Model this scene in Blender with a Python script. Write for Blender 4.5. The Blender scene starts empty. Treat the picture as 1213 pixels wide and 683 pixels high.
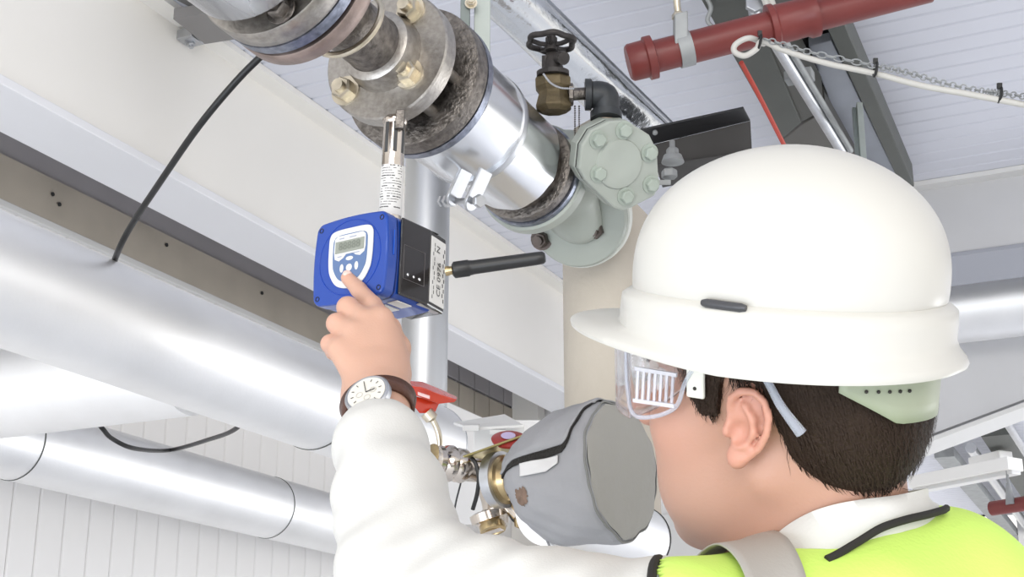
import bpy, bmesh, math, random
import numpy as np
from mathutils import Vector, Matrix
random.seed(7)
rng = np.random.default_rng(5)
SC = bpy.context.scene
COL = SC.collection
# ------------------------------------------------------------------ camera, world, lights, exposure
FOC = 1700.0
PITCH = math.radians(18.0); YAW = math.radians(25.3)
CAMP = np.array([0.0, 0.0, 1.45])
Rv = np.array([math.cos(YAW), math.sin(YAW), 0.0])
Fh = np.array([-math.sin(YAW), math.cos(YAW), 0.0])
Zv = np.array([0.0, 0.0, 1.0])
Fv = Fh*math.cos(PITCH) + Zv*math.sin(PITCH)
Uv = -Fh*math.sin(PITCH) + Zv*math.cos(PITCH)
cd = bpy.data.cameras.new('camera'); cam = bpy.data.objects.new('camera', cd); COL.objects.link(cam)
cam.location = CAMP; cam.rotation_euler = (math.radians(90)+PITCH, 0, YAW)
cd.sensor_width = 36.0; cd.lens = FOC*36.0/1213.0; cd.clip_start = 0.05; cd.clip_end = 100
SC.camera = cam
w = bpy.data.worlds.new('world'); SC.world = w; w.use_nodes = True
w.node_tree.nodes['Background'].inputs[0].default_value = (1.0, 0.98, 0.955, 1)
w.node_tree.nodes['Background'].inputs[1].default_value = 1.35
def area(name, loc, target, sx, sy, power, col):
    l = bpy.data.lights.new(name, 'AREA'); l.shape = 'RECTANGLE'; l.size = sx; l.size_y = sy; l.energy = power; l.color = col
    o = bpy.data.objects.new(name, l); COL.objects.link(o); o.location = loc
    d = Vector(target)-Vector(loc); o.rotation_euler = d.to_track_quat('-Z', 'Y').to_euler()
    return o
area('added_key_light', (2.6, -6.0, 3.2), (-0.8, 2.2, 0.4), 5.0, 3.4, 330, (1.0, 0.97, 0.93))  # added key light far behind the camera; no door stands there
area('added_low_fill_light', (-1.3, -2.2, 0.35), (-1.4, 2.6, 2.2), 3.6, 1.4, 120, (0.80, 0.89, 1.0))  # cool floor-level light added to brighten the undersides of the pipes
area('added_far_bay_light', (2.5, 6.8, 1.2), (-0.6, 7.0, 2.6), 2.6, 1.6, 110, (0.95, 0.97, 1.0))  # unseen light added on the right to lift the far bay; no window there
SC.view_settings.view_transform = 'Standard'; SC.view_settings.look = 'None'
SC.view_settings.gamma = 1.0; SC.view_settings.use_curve_mapping = False
SC.view_settings.exposure = -0.15

# ------------------------------------------------------------------ helpers
def Dr(x, y): return Fv + Rv*(x-606.5)/FOC - Uv*(y-341.5)/FOC
def P(x, y, d): return CAMP + Dr(x, y)*d
def hit(x, y, ax, v):
    d = Dr(x, y); return CAMP + d*((v-CAMP[ax])/d[ax])
def V3(*a): return np.array(a, float)
def nrm(v): v = np.asarray(v, float); return v/np.linalg.norm(v)
def frame(axis, ref=(0, 0, 1)):
    a = nrm(axis); r = np.asarray(ref, float)
    if abs(a@nrm(r)) > .98: r = np.array([1., 0, 0])
    e1 = nrm(r - a*(r@a)); e2 = np.cross(a, e1)
    return a, e1, e2
MATS = {}
def mat(name, col, rough=.5, metal=0., bump=0., bscale=60., var=0., vscale=6., spec=.5, trans=0., sss=0., coat=0., stretch=None, alpha=1., ior=1.45, emit=None, aniso=0.):
    if name in MATS: return MATS[name]
    m = bpy.data.materials.new(name); m.use_nodes = True; nt = m.node_tree; N = nt.nodes; L = nt.links
    b = N['Principled BSDF']
    b.inputs['Base Color'].default_value = (*col, 1); b.inputs['Roughness'].default_value = rough
    b.inputs['Metallic'].default_value = metal; b.inputs['Specular IOR Level'].default_value = spec
    b.inputs['Transmission Weight'].default_value = trans; b.inputs['IOR'].default_value = ior
    b.inputs['Coat Weight'].default_value = coat; b.inputs['Alpha'].default_value = alpha
    b.inputs['Anisotropic'].default_value = aniso
    if sss: b.inputs['Subsurface Weight'].default_value = sss; b.inputs['Subsurface Radius'].default_value = (.02, .008, .004); b.inputs['Subsurface Scale'].default_value = .5
    tc = N.new('ShaderNodeTexCoord'); mp = N.new('ShaderNodeMapping'); L.new(tc.outputs['Object'], mp.inputs[0])
    if stretch: mp.inputs['Scale'].default_value = stretch
    if var:
        n = N.new('ShaderNodeTexNoise'); n.inputs['Scale'].default_value = vscale; n.inputs['Detail'].default_value = 6
        L.new(mp.outputs[0], n.inputs[0])
        r = N.new('ShaderNodeValToRGB'); r.color_ramp.elements[0].position = .3; r.color_ramp.elements[1].position = .7
        r.color_ramp.elements[0].color = (*[max(0, c*(1-var)) for c in col], 1)
        r.color_ramp.elements[1].color = (*[min(1, c*(1+var*.6)) for c in col], 1)
        L.new(n.outputs[0], r.inputs[0]); L.new(r.outputs[0], b.inputs['Base Color'])
        mr = N.new('ShaderNodeMapRange'); mr.inputs[3].default_value = max(0, rough-.08); mr.inputs[4].default_value = min(1, rough+.12)
        L.new(n.outputs[0], mr.inputs[0]); L.new(mr.outputs[0], b.inputs['Roughness'])
    if bump:
        n = N.new('ShaderNodeTexNoise'); n.inputs['Scale'].default_value = bscale; n.inputs['Detail'].default_value = 5
        L.new(mp.outputs[0], n.inputs[0]); bp = N.new('ShaderNodeBump'); bp.inputs['Strength'].default_value = bump; bp.inputs['Distance'].default_value = .004
        L.new(n.outputs[0], bp.inputs['Height']); L.new(bp.outputs[0], b.inputs['Normal'])
    MATS[name] = m; return m

class G:
    """collects geometry in world coordinates"""
    def __init__(s): s.v = []; s.f = []; s.sm = []
    def add(s, vs, fs, smooth=False):
        o = len(s.v); s.v.extend([tuple(map(float, p)) for p in vs])
        for f in fs: s.f.append([i+o for i in f]); s.sm.append(smooth)
        return s
    def box(s, c, ax, h):
        c = np.asarray(c, float); A = [nrm(a)*hh for a, hh in zip(ax, h)]
        vs = [c + A[0]*i + A[1]*j + A[2]*k for i in (-1, 1) for j in (-1, 1) for k in (-1, 1)]
        return s.add(vs, [(0, 1, 3, 2), (4, 6, 7, 5), (0, 4, 5, 1), (2, 3, 7, 6), (0, 2, 6, 4), (1, 5, 7, 3)])
    def abox(s, lo, hi):
        lo = np.array(lo, float); hi = np.array(hi, float)
        return s.box((lo+hi)/2, np.eye(3), (hi-lo)/2)
    def beam(s, p0, p1, wd, ht, ref=(0, 0, 1)):
        p0 = np.asarray(p0, float); p1 = np.asarray(p1, float); a, e1, e2 = frame(p1-p0, ref)
        return s.box((p0+p1)/2, (a, e1, e2), (np.linalg.norm(p1-p0)/2, ht/2, wd/2))
    def lathe(s, o, axis, prof, n=32, ref=(0, 0, 1), rot=0., closed=False):
        o = np.asarray(o, float); a, e1, e2 = frame(axis, ref); vs = []; fs = []
        for t, r in prof:
            for i in range(n):
                th = 2*math.pi*i/n + rot
                vs.append(o + a*t + (e1*math.cos(th)+e2*math.sin(th))*r)
        m = len(prof)
        for k in range(m-1 if not closed else m):
            k2 = (k+1) % m
            for i in range(n):
                j = (i+1) % n; fs.append((k*n+i, k*n+j, k2*n+j, k2*n+i))
        if not closed:
            if prof[0][1] > 1e-6: fs.append(tuple(reversed(range(n))))
            if prof[-1][1] > 1e-6: fs.append(tuple(range((m-1)*n, m*n)))
        return s.add(vs, fs, n > 8)
    def cyl(s, p0, p1, r, r1=None, n=24, ref=(0, 0, 1), ch=0.):
        p0 = np.asarray(p0, float); p1 = np.asarray(p1, float); L = np.linalg.norm(p1-p0); r1 = r if r1 is None else r1
        if ch: pr = [(0, r-ch), (ch, r), (L-ch, r1), (L, r1-ch)]
        else: pr = [(0, r), (L, r1)]
        return s.lathe(p0, p1-p0, pr, n, ref)
    def hexa(s, c, axis, r, h, ref=(0, 0, 1), rot=0.2):
        return s.lathe(c, axis, [(0, r), (h*.8, r), (h, r*.86)], 6, ref, rot)
    def bolt(s, c, axis, r, h=None, stud=.45):
        h = h or r*.9; s.lathe(c, axis, [(0, r*1.35), (r*.2, r*1.35)], 20)
        s.hexa(np.asarray(c)+nrm(axis)*r*.2, axis, r, h, rot=random.random())
        if stud: s.cyl(np.asarray(c)+nrm(axis)*(h+r*.2), np.asarray(c)+nrm(axis)*(h+r*.2+r*stud), r*.55, n=12)
        return s
    def tube(s, pts, r, n=10, closed=False, cap=True):
        pts = [np.asarray(p, float) for p in pts]; m = len(pts); vs = []; fs = []; e = None
        for k in range(m):
            if closed: t = pts[(k+1) % m]-pts[k-1]
            else: t = pts[min(k+1, m-1)]-pts[max(k-1, 0)]
            t = nrm(t)
            if e is None: e = frame(t)[1]
            else:
                e = e - t*(e@t); e = nrm(e)
            b = np.cross(t, e); rr = r[k] if hasattr(r, '__len__') else r
            for i in range(n):
                th = 2*math.pi*i/n; vs.append(pts[k] + (e*math.cos(th)+b*math.sin(th))*rr)
        for k in range(m if closed else m-1):
            k2 = (k+1) % m
            for i in range(n):
                j = (i+1) % n; fs.append((k*n+i, k*n+j, k2*n+j, k2*n+i))
        if not closed and cap: fs.append(tuple(reversed(range(n)))); fs.append(tuple(range((m-1)*n, m*n)))
        return s.add(vs, fs, True)
    def prism(s, poly, o, ex, ey, ez, d0, d1, smooth=False):
        n = len(poly); o = np.asarray(o, float)
        vs = [o + ex*x + ey*y + ez*d for d in (d0, d1) for x, y in poly]
        fs = [tuple(reversed(range(n))), tuple(range(n, 2*n))] + [(i, (i+1) % n, n+(i+1) % n, n+i) for i in range(n)]
        return s.add(vs, fs)
    def ell(s, c, ax, rad, nu=24, nv=12):
        c = np.asarray(c, float); vs = []; fs = []
        for j in range(nv+1):
            ph = math.pi*j/nv
            for i in range(nu):
                th = 2*math.pi*i/nu
                vs.append(c + ax[0]*rad[0]*math.sin(ph)*math.cos(th) + ax[1]*rad[1]*math.sin(ph)*math.sin(th) + ax[2]*rad[2]*math.cos(ph))
        for j in range(nv):
            for i in range(nu):
                k = (i+1) % nu; fs.append((j*nu+i, j*nu+k, (j+1)*nu+k, (j+1)*nu+i))
        return s.add(vs, fs, True)
    def grid(s, rows, smooth=True, close=False):
        m = len(rows); n = len(rows[0]); vs = [p for r in rows for p in r]; fs = []
        for k in range(m-1):
            for i in range(n if close else n-1):
                j = (i+1) % n; fs.append((k*n+i, k*n+j, (k+1)*n+j, (k+1)*n+i))
        return s.add(vs, fs, smooth)

def worigin(o):
    p = Vector((0, 0, 0))
    while o is not None: p += o.location; o = o.parent
    return p
def tag(o, label=None, cat=None, group=None, kind=None):
    if label: o['label'] = label
    if cat: o['category'] = cat
    if group: o['group'] = group
    if kind: o['kind'] = kind
    return o
def build(name, g, m, parent=None, label=None, cat=None, group=None, kind=None, bevel=0., loc=None, solid=0., angle=40):
    if isinstance(g, G): vs, fs, sm = g.v, g.f, g.sm
    else: vs, fs, sm = g[0], g[1], None
    vs = np.asarray(vs, float)
    if parent is not None: org = np.array(worigin(parent)); oloc = (0, 0, 0)
    else:
        org = np.asarray(loc, float) if loc is not None else np.array([*( (vs.min(0)+vs.max(0))[:2]/2), vs[:, 2].min()]); oloc = org
    me = bpy.data.meshes.new(name)
    me.from_pydata((vs-org).tolist(), [], fs if isinstance(fs, list) else fs.tolist())
    if sm is not None: me.polygons.foreach_set('use_smooth', sm)
    else: me.polygons.foreach_set('use_smooth', [True]*len(me.polygons))
    if sm is not None:
        bm = bmesh.new(); bm.from_mesh(me); bmesh.ops.recalc_face_normals(bm, faces=bm.faces)
        for e in bm.edges:
            if len(e.link_faces) == 2 and e.calc_face_angle(0) > math.radians(angle): e.smooth = False
        bm.to_mesh(me); bm.free()
    me.update()
    o = bpy.data.objects.new(name, me); COL.objects.link(o); o.location = oloc
    if parent is not None: o.parent = parent
    if m is not None: me.materials.append(m)
    if bevel:
        b = o.modifiers.new('bevel', 'BEVEL'); b.width = bevel; b.segments = 2; b.limit_method = 'ANGLE'; b.angle_limit = math.radians(45); b.harden_normals = False
    if solid:
        sd = o.modifiers.new('solid', 'SOLIDIFY'); sd.thickness = solid; sd.offset = 0
    return tag(o, label, cat, group, kind)
def thing(name, loc, label, cat, group=None, kind=None):
    o = bpy.data.objects.new(name, None); COL.objects.link(o); o.location = loc; o.empty_display_size = .05
    return tag(o, label, cat, group, kind)
def copymesh(src, loc, parent=None, name=None):
    o = src.copy(); COL.objects.link(o); o.location = loc
    if parent is not None: o.parent = parent
    return o
def spline(pts, n=40):
    pts = [np.asarray(p, float) for p in pts]; out = []
    q = [2*pts[0]-pts[1]] + pts + [2*pts[-1]-pts[-2]]; m = len(pts)-1
    for k in range(m):
        a, b, c, d = q[k:k+4]; mm = max(2, n//m)
        for i in range(mm):
            t = i/mm; out.append(.5*((2*b)+(-a+c)*t+(2*a-5*b+4*c-d)*t*t+(-a+3*b-3*c+d)*t**3))
    out.append(pts[-1]); return out
def text_geo(txt, size, o, ex, ey, ez, depth=.0004, align='CENTER', lift=0., res=3):
    cu = bpy.data.curves.new('t', 'FONT'); cu.body = txt; cu.size = size; cu.align_x = align; cu.align_y = 'CENTER'; cu.resolution_u = res
    ob = bpy.data.objects.new('t', cu); COL.objects.link(ob)
    dg = bpy.context.evaluated_depsgraph_get(); me = bpy.data.meshes.new_from_object(ob.evaluated_get(dg))
    g = G(); o = np.asarray(o, float)
    g.add([o + ex*v.co.x + ey*v.co.y + ez*(lift+depth) for v in me.vertices], [list(p.vertices) for p in me.polygons])
    bpy.data.objects.remove(ob); bpy.data.curves.remove(cu); bpy.data.meshes.remove(me)
    return g

# ---- signed distance surfaces (one continuous mesh for bodies and cloth)
def rc(p, a, b, r0, r1):
    a = np.asarray(a, float); b = np.asarray(b, float); ba = b-a; pa = p-a
    h = np.clip((pa@ba)/(ba@ba), 0, 1); return np.linalg.norm(pa-h[:, None]*ba, axis=1)-(r0+(r1-r0)*h)
def el(p, c, ax, rad):
    q = (p-np.asarray(c))@np.array(ax).T; rad = np.asarray(rad, float)
    k0 = np.linalg.norm(q/rad, axis=1); k1 = np.linalg.norm(q/rad**2, axis=1)
    return k0*(k0-1)/np.maximum(k1, 1e-9)
def su(a, b, k):
    h = np.clip(.5+.5*(b-a)/k, 0, 1); return b+(a-b)*h-k*h*(1-h)
def ss(a, b, k):  # a minus b
    h = np.clip(.5-.5*(a+b)/k, 0, 1); return a+(-b-a)*h+k*h*(1-h)
def polyd(p, pts, rs, k=.0):
    d = None
    for i in range(len(pts)-1):
        e = rc(p, pts[i], pts[i+1], rs[i], rs[i+1]); d = e if d is None else (su(d, e, k) if k else np.minimum(d, e))
    return d
def surfnet(f, lo, hi, h, B=8):
    lo = np.asarray(lo, float); hi = np.asarray(hi, float); nb = np.ceil((hi-lo)/(h*B)).astype(int)
    I = np.stack(np.meshgrid(*[np.arange(n) for n in nb], indexing='ij'), -1).reshape(-1, 3)
    cen = lo + (I+.5)*h*B; act = np.abs(np.concatenate([f(c) for c in np.array_split(cen, max(1, len(cen)//200000))])) < h*B*.95
    I = I[act]; g = np.arange(B+1); O = np.stack(np.meshgrid(g, g, g, indexing='ij'), -1).reshape(-1, 3)
    keys = []; verts = []; quads = []
    NX = (nb*B+2).astype(np.int64)
    def key(c): return (c[..., 0].astype(np.int64)*NX[1]+c[..., 1])*NX[2]+c[..., 2]
    for ch in np.array_split(I, max(1, len(I)//400)):
        if len(ch) == 0: continue
        gi = ch[:, None, :]*B + O[None]; val = f((lo + gi.reshape(-1, 3)*h)).reshape(len(ch), B+1, B+1, B+1)
        S = val < 0
        acc = np.zeros((len(ch), B, B, B, 3)); cnt = np.zeros((len(ch), B, B, B))
        for ax in range(3):
            o1, o2 = [a for a in range(3) if a != ax]
            for i in (0, 1):
                for j in (0, 1):
                    sl = [slice(None)]*4; sh = [slice(None)]*4
                    sl[1+ax] = slice(0, B); sh[1+ax] = slice(1, B+1)
                    sl[1+o1] = sh[1+o1] = slice(i, B+i); sl[1+o2] = sh[1+o2] = slice(j, B+j)
                    a = val[tuple(sl)]; b = val[tuple(sh)]; cr = (a < 0) != (b < 0)
                    t = np.where(cr, a/np.where(cr, a-b, 1), 0); cnt += cr
                    acc[..., ax] += t*cr; acc[..., o1] += i*cr; acc[..., o2] += j*cr
        m = cnt > 0; bi, x, y, z = np.nonzero(m)
        cc = ch[bi]*B + np.stack([x, y, z], 1)
        verts.append(lo + (cc + acc[m]/cnt[m][:, None])*h); keys.append(key(cc))
        # quads from edges starting at grid points owned by the block
        for ax in range(3):
            o1, o2 = [(1, 2), (2, 0), (0, 1)][ax]
            sh = [slice(None)]+[slice(0, B)]*3; sh[1+ax] = slice(1, B+1)
            a = S[:, :B, :B, :B]; b = S[tuple(sh)]; cr = a != b
            bi, x, y, z = np.nonzero(cr); c = ch[bi]*B+np.stack([x, y, z], 1)
            d1 = np.zeros(3, int); d1[o1] = 1; d2 = np.zeros(3, int); d2[o2] = 1
            q = np.stack([key(c-d1-d2), key(c-d2), key(c), key(c-d1)], 1)
            fl = a[bi, x, y, z]; q[~fl] = q[~fl][:, ::-1]; quads.append(q)
    K = np.concatenate(keys); Vv = np.concatenate(verts); Q = np.concatenate(quads)
    o = np.argsort(K); K = K[o]; Vv = Vv[o]
    idx = np.searchsorted(K, Q); idx = np.clip(idx, 0, len(K)-1); ok = (K[idx] == Q).all(1)
    return Vv, idx[ok]
def smoothv(v, q, it=2):
    v = v.copy(); n = len(v)
    e = np.concatenate([q[:, [0, 1]], q[:, [1, 2]], q[:, [2, 3]], q[:, [3, 0]]]); e = np.concatenate([e, e[:, ::-1]])
    deg = np.bincount(e[:, 0], minlength=n)
    for _ in range(it):
        a = np.stack([np.bincount(e[:, 0], v[e[:, 1], k], n) for k in range(3)], 1)/np.maximum(deg, 1)[:, None]
        v = v*.4+a*.6
    return v
def onsdf(p, f, off=0., it=6):
    p = np.array(p, float); e = 1e-4
    for _ in range(it):
        d = f(p); gr = np.stack([(f(p+np.eye(3)[k]*e)-d)/e for k in range(3)], 1); gr /= np.maximum(np.linalg.norm(gr, axis=1), 1e-6)[:, None]
        p = p-gr*(d-off)[:, None]
    return p

# ------------------------------------------------------------------ materials
WHITE = mat('white_paint', (.68, .675, .66), .45, var=.03, vscale=3)
BEAMW = mat('beam_paint', (.84, .815, .765), .5, var=.03, vscale=2.5)
CEILM = mat('ceiling_liner', (.67, .68, .74), .5, var=.03, vscale=4)
CEILJ = mat('ceiling_joint', (.30, .30, .33), .6)
WALLM = mat('wall_liner', (.80, .785, .77), .5, var=.02, vscale=3)
WALLJ = mat('wall_joint', (.72, .71, .70), .6)
BROWN = mat('brown_band', (.46, .41, .34), .6, var=.12, vscale=6)
DGREY = mat('dark_grey_band', (.36, .34, .345), .6, var=.06, vscale=5)
FLOORM = mat('floor_paint', (.80, .82, .86), .45, var=.05, vscale=2)
CLAD = mat('aluminium_jacket', (.70, .71, .73), .24, 1., bump=.06, bscale=30, var=.05, vscale=9, stretch=(1, .15, 1))
CLAD2 = mat('stucco_aluminium', (.86, .86, .86), .42, .75, bump=.05, bscale=120, var=.06, vscale=5)
FOIL = mat('crinkled_foil', (.70, .72, .74), .2, 1., bump=.6, bscale=38)
STEEL = mat('machined_steel', (.40, .375, .345), .36, 1., var=.22, vscale=140, bump=.12, bscale=300)
STEELD = mat('stained_steel', (.21, .19, .172), .42, 1., var=.45, vscale=130, bump=.35, bscale=250)
RUSTY = mat('pinkish_steel', (.36, .285, .255), .45, .8, var=.3, vscale=35, bump=.2, bscale=120)
BLUED = mat('blued_steel', (.26, .28, .34), .34, 1., var=.4, vscale=120, bump=.15, bscale=120)
DARKM = mat('dark_cast_iron', (.045, .04, .038), .5, .3, var=.5, vscale=40, bump=.4, bscale=160)
ZINC = mat('zinc_plate', (.52, .53, .55), .36, 1., var=.12, vscale=40)
ZINCW = mat('zinc_yellow', (.62, .56, .45), .3, 1., var=.25, vscale=50)
CHROME = mat('polished_nickel', (.62, .56, .50), .14, 1., var=.2, vscale=25)
BRASSM = mat('brass', (.52, .40, .22), .28, 1., var=.25, vscale=40)
PALEG = mat('pale_green_enamel', (.345, .37, .33), .38, var=.08, vscale=14, bump=.12, bscale=60)
PALEG2 = mat('pale_green_bolt', (.34, .38, .33), .4, var=.1, vscale=30)
CREAM = mat('cream_wrap', (.47, .425, .36), .8, var=.06, vscale=6, bump=.35, bscale=60)
REDP = mat('red_oxide', (.165, .030, .026), .38, var=.2, vscale=8, bump=.12, bscale=60)
GALV = mat('galvanised', (.34, .35, .35), .6, .5, var=.2, vscale=20)
GALVG = mat('green_grey_strut', (.42, .46, .43), .45, .3, var=.12, vscale=15)
TRAYM = mat('dull_duct', (.095, .10, .09), .5, .3, var=.15, vscale=12)
TRAYD = mat('dark_tray', (.03, .03, .03), .6, .2, var=.4, vscale=15)
TRAYL = mat('zinc_tray', (.34, .36, .40), .4, .5, var=.15, vscale=8)
DBRK = mat('dark_channel', (.06, .057, .055), .5, .2, var=.2, vscale=10)
BLACK = mat('black_rubber', (.012, .012, .012), .42)
BLKPL = mat('black_plastic', (.014, .011, .010), .2, coat=.3)
BLUE = mat('blue_enamel', (.004, .045, .29), .3, coat=.4)
WHITEP = mat('white_plastic', (.62, .62, .61), .35)
PAPER = mat('label_paper', (.66, .645, .62), .6)
INK = mat('ink', (.05, .05, .05), .6)
PANELB = mat('grey_blue_panel', (.10, .16, .30), .4)
LCDM = mat('lcd', (.26, .275, .235), .25)
LCDF = mat('lcd_surround', (.62, .62, .60), .4)
LCDI = mat('lcd_ink', (.155, .17, .14), .4)
KEYM = mat('keypad_grey', (.66, .66, .63), .5)
REDH = mat('red_lever', (.62, .045, .015), .22, coat=.5)
CABW = mat('white_cable', (.52, .505, .47), .45)
CLOTH = mat('grey_jacket_cloth', (.31, .31, .32), .75, var=.05, vscale=8, bump=.25, bscale=90)
CLOTH2 = mat('grey_end_cloth', (.31, .30, .275), .8, var=.05, vscale=8, bump=.25, bscale=90)
VELCRO = mat('black_velcro', (.02, .018, .016), .9, bump=.8, bscale=300)
STAIN = mat('brown_stain', (.20, .135, .10), .85, var=.3, vscale=90)
HELM = mat('helmet_shell', (.56, .546, .505), .32, spec=.4, sss=.0)
HBAND = mat('headband_green', (.33, .36, .265), .45)
SHIRT = mat('white_cotton', (.62, .61, .58), .85, bump=.12, bscale=500)
VESTM = mat('fluorescent_vest', (.60, .84, .16), .7, bump=.15, bscale=260)
REFL = mat('reflective_strip', (.42, .40, .37), .55, bump=.1, bscale=300)
TRIMB = mat('black_trim', (.02, .018, .016), .8)
LEATH = mat('brown_leather', (.085, .035, .022), .4, bump=.3, bscale=200)
DIALM = mat('watch_dial', (.66, .63, .56), .6)
CLEAR = mat('clear_polycarbonate', (.96, .97, 1.0), .03, trans=1., ior=1.2, alpha=.55)
CLEARF = mat('frosted_clear', (.78, .82, .92), .08, trans=.6, ior=1.3, alpha=.7)
LEDM = mat('silver_led', (.8, .8, .8), .2, .6)
PIPEG = mat('galvanised_pipe', (.62, .63, .64), .33, .9, var=.08, vscale=8, stretch=(1, 1, .2))

# ------------------------------------------------------------------ the room
CZ = 2.90
XW = -2.30
g = G().abox((-6, -5, -.1), (6, 14, 0)); tag(build('floor', g, FLOORM, loc=(0, 0, 0)), kind='structure')
cg = G().abox((XW-.1, .4, CZ+.02), (2.6, 9.7, CZ+.1)); ceil = tag(build('ceiling', cg, CEILJ, loc=(0, 0, CZ)), kind='structure')
pitch_c = .0665; src = None
k = 0; y = .45
while y < 9.6:
    wd = pitch_c
    if src is None:
        gg = G(); hw = wd/2
        poly = [(-hw+.0035, .02), (-hw+.0035, .004), (-hw+.009, 0), (hw-.002, 0), (hw-.002, .02)]
        gg.prism(poly, (0, y, CZ), V3(0, 1, 0), V3(0, 0, 1), V3(1, 0, 0), XW-.05, 2.5)
        src = build('ceiling_panel', gg, CEILM, ceil)
        base_loc = src.location.copy()
    else:
        copymesh(src, (0, y-.45, 0), ceil)
    y += wd
# left wall: lower white vertical liners, brown band, dark upper course
wl = tag(build('wall_left', G().abox((XW-.12, .3, 0), (XW-.012, 4.95, CZ)), WALLJ, loc=(XW, 0, 0)), kind='structure')
src = None; y = .9
while y < 4.94:
    if src is None:
        gg = G(); hw = .041
        gg.prism([(-hw+.003, -.012), (-hw+.003, -.003), (-hw+.008, 0), (hw-.001, 0), (hw-.001, -.012)], (XW, y, 0), V3(0, 1, 0), V3(1, 0, 0), V3(0, 0, 1), .02, 2.605)
        src = build('wall_panel', gg, WALLM, wl)
    else: copymesh(src, (0, y-.9, 0), wl)
    y += .082
build('wall_capping', G().abox((XW-.012, .3, 2.605), (XW+.012, 3.93, 2.622)), WHITE, wl, bevel=.002)
build('brown_channel', G().abox((XW-.012, .3, 2.622), (XW+.010, 3.93, 2.725)), BROWN, wl)
build('grey_channel', G().abox((XW-.012, .3, 2.727), (XW+.001, 3.93, CZ)), DGREY, wl)
hg = G()
for (px, py) in [(62, 230), (70, 242), (197, 290), (310, 347)]:
    q = hit(px, py, 0, XW+.011); hg.cyl(q, q+V3(.003, 0, 0), .005, n=10)
build('rivet', hg, TRAYD, wl)
# block courses beyond the channel
sb = None
y = 3.93; i = 0
while y < 4.93:
    for (z0, z1, m) in [(2.61, 2.715, BROWN), (2.72, CZ, DGREY)]:
        build('block', G().abox((XW-.012, y+.004, z0), (XW+.004, y+.118, z1-.004)), m, wl, bevel=.002)
    y += .122
wb = tag(build('wall_back', G().abox((XW-.1, 4.95, 0), (-1.0, 5.05, CZ)), WALLM, loc=(-1.6, 4.95, 0)), kind='structure')
build('wall_ledge', G().abox((XW, 4.93, 0.02), (-1.0, 4.95, 2.28)), WHITE, wb, bevel=.003)
build('corner_post', G().abox((XW, 4.86, 0.02), (XW+.11, 4.93, 2.9)), BEAMW, wb, bevel=.003)
we = tag(build('wall_end', G().abox((-1.0, 9.6, 0), (2.6, 9.7, CZ)), WALLM, loc=(0, 9.6, 0)), kind='structure')

# ------------------------------------------------------------------ roof beams
t = thing('roof_beam', (-1.76, 1.0, 2.55), 'long pale painted steel beam crossing the upper left, behind the black cable', 'beam')
build('web', G().abox((-1.80, .6, 2.57), (-1.765, 4.90, 2.885)), BEAMW, t)
build('bottom_flange', G().abox((-1.905, .6, 2.55), (-1.755, 4.90, 2.568)), mat('beam_flange', (.78, .78, .80), .45), t, bevel=.002)
build('top_flange', G().abox((-1.86, .6, 2.885), (-1.72, 4.90, 2.899)), BEAMW, t)
# clamp on the beam
c = hit(226, 44, 0, -1.745)
t = thing('beam_clamp', c, 'small zinc clamp with a bolt on the top edge of the pale beam', 'clamp')
build('jaw', G().box(c, (V3(0, 1, 0), V3(1, 0, 0), Zv), (.022, .02, .012)), ZINC, t, bevel=.003)
build('bolt', G().bolt(c-V3(0, 0, .012), V3(.3, 0, -1), .009), ZINC, t)
# dark purlin under the ceiling, upper left
p0 = P(150, -30, 2.6); t = thing('dark_roof_bracket', hit(225, 20, 2, 2.86), 'dark grey steel angle under the ceiling behind the silver pipe, top left', 'bracket')
a0 = hit(160, -20, 2, 2.862); a1 = hit(285, 55, 2, 2.862); a2 = hit(292, 28, 2, 2.862)
build('plate', G().prism([(0, 0), (1, 0), (1, 1), (0, 1)], hit(190, -12, 2, 2.88), hit(300, 45, 2, 2.88)-hit(190, -12, 2, 2.88), hit(280, -40, 2, 2.88)-hit(190, -12, 2, 2.88), Zv, -.004, .004), mat('bracket_grey', (.17, .165, .16), .5, .3), t)
b0 = hit(150, -12, 2, 2.84); b1 = hit(290, 72, 2, 2.84)
build('angle', G().prism([(0, 0), (1, 0), (1, 1), (0, 1)], hit(243, 42, 2, 2.87), hit(300, 33, 2, 2.87)-hit(243, 42, 2, 2.87), hit(206, 12, 2, 2.87)-hit(243, 42, 2, 2.87), Zv, -.02, .004), mat('bracket_light', (.25, .24, .235), .5, .3), t)
# cross beam at the right
t = thing('cross_beam', (.3, 3.7, 2.69), 'wide grey painted beam across the roof directly right of the hard hat', 'beam')
build('web', G().abox((-1.1, 3.70, 2.70), (2.2, 3.73, 2.886)), mat('cross_beam_paint', (.55, .55, .56), .5, var=.03), t)
build('top_flange', G().abox((-1.1, 3.66, 2.886), (2.2, 3.80, 2.899)), WHITE, t)
build('bottom_flange', G().abox((-1.1, 3.695, 2.688), (2.2, 3.95, 2.70)), mat('painted_beam_shade', (.33, .34, .38), .5), t, bevel=.002)  # shade under the beam put into a darker flange colour
g = G().cyl((-1.0, 4.22, 2.705), (2.2, 4.22, 2.705), .105, n=40)
t = thing('insulated_pipe', (.3, 4.22, 2.64), 'silver insulated pipe running behind the hard hat below the grey cross beam', 'pipe')
build('cladding', g, CLAD2, t); build('end_cap', G().cyl((-1.02, 4.22, 2.705), (-1.0, 4.22, 2.705), .106, n=40), ZINC, t)
t = thing('plate_girder', (.3, 4.4, 2.3), 'pale deep girder with a sloping white lower flange, right of the hat brim', 'beam')
qa = hit(1060, 538, 1, 4.4); qb = hit(1213, 481, 1, 4.4); qs = (qb-qa); qe = qa+qs*2.2; qa = qa-qs*.8
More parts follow.
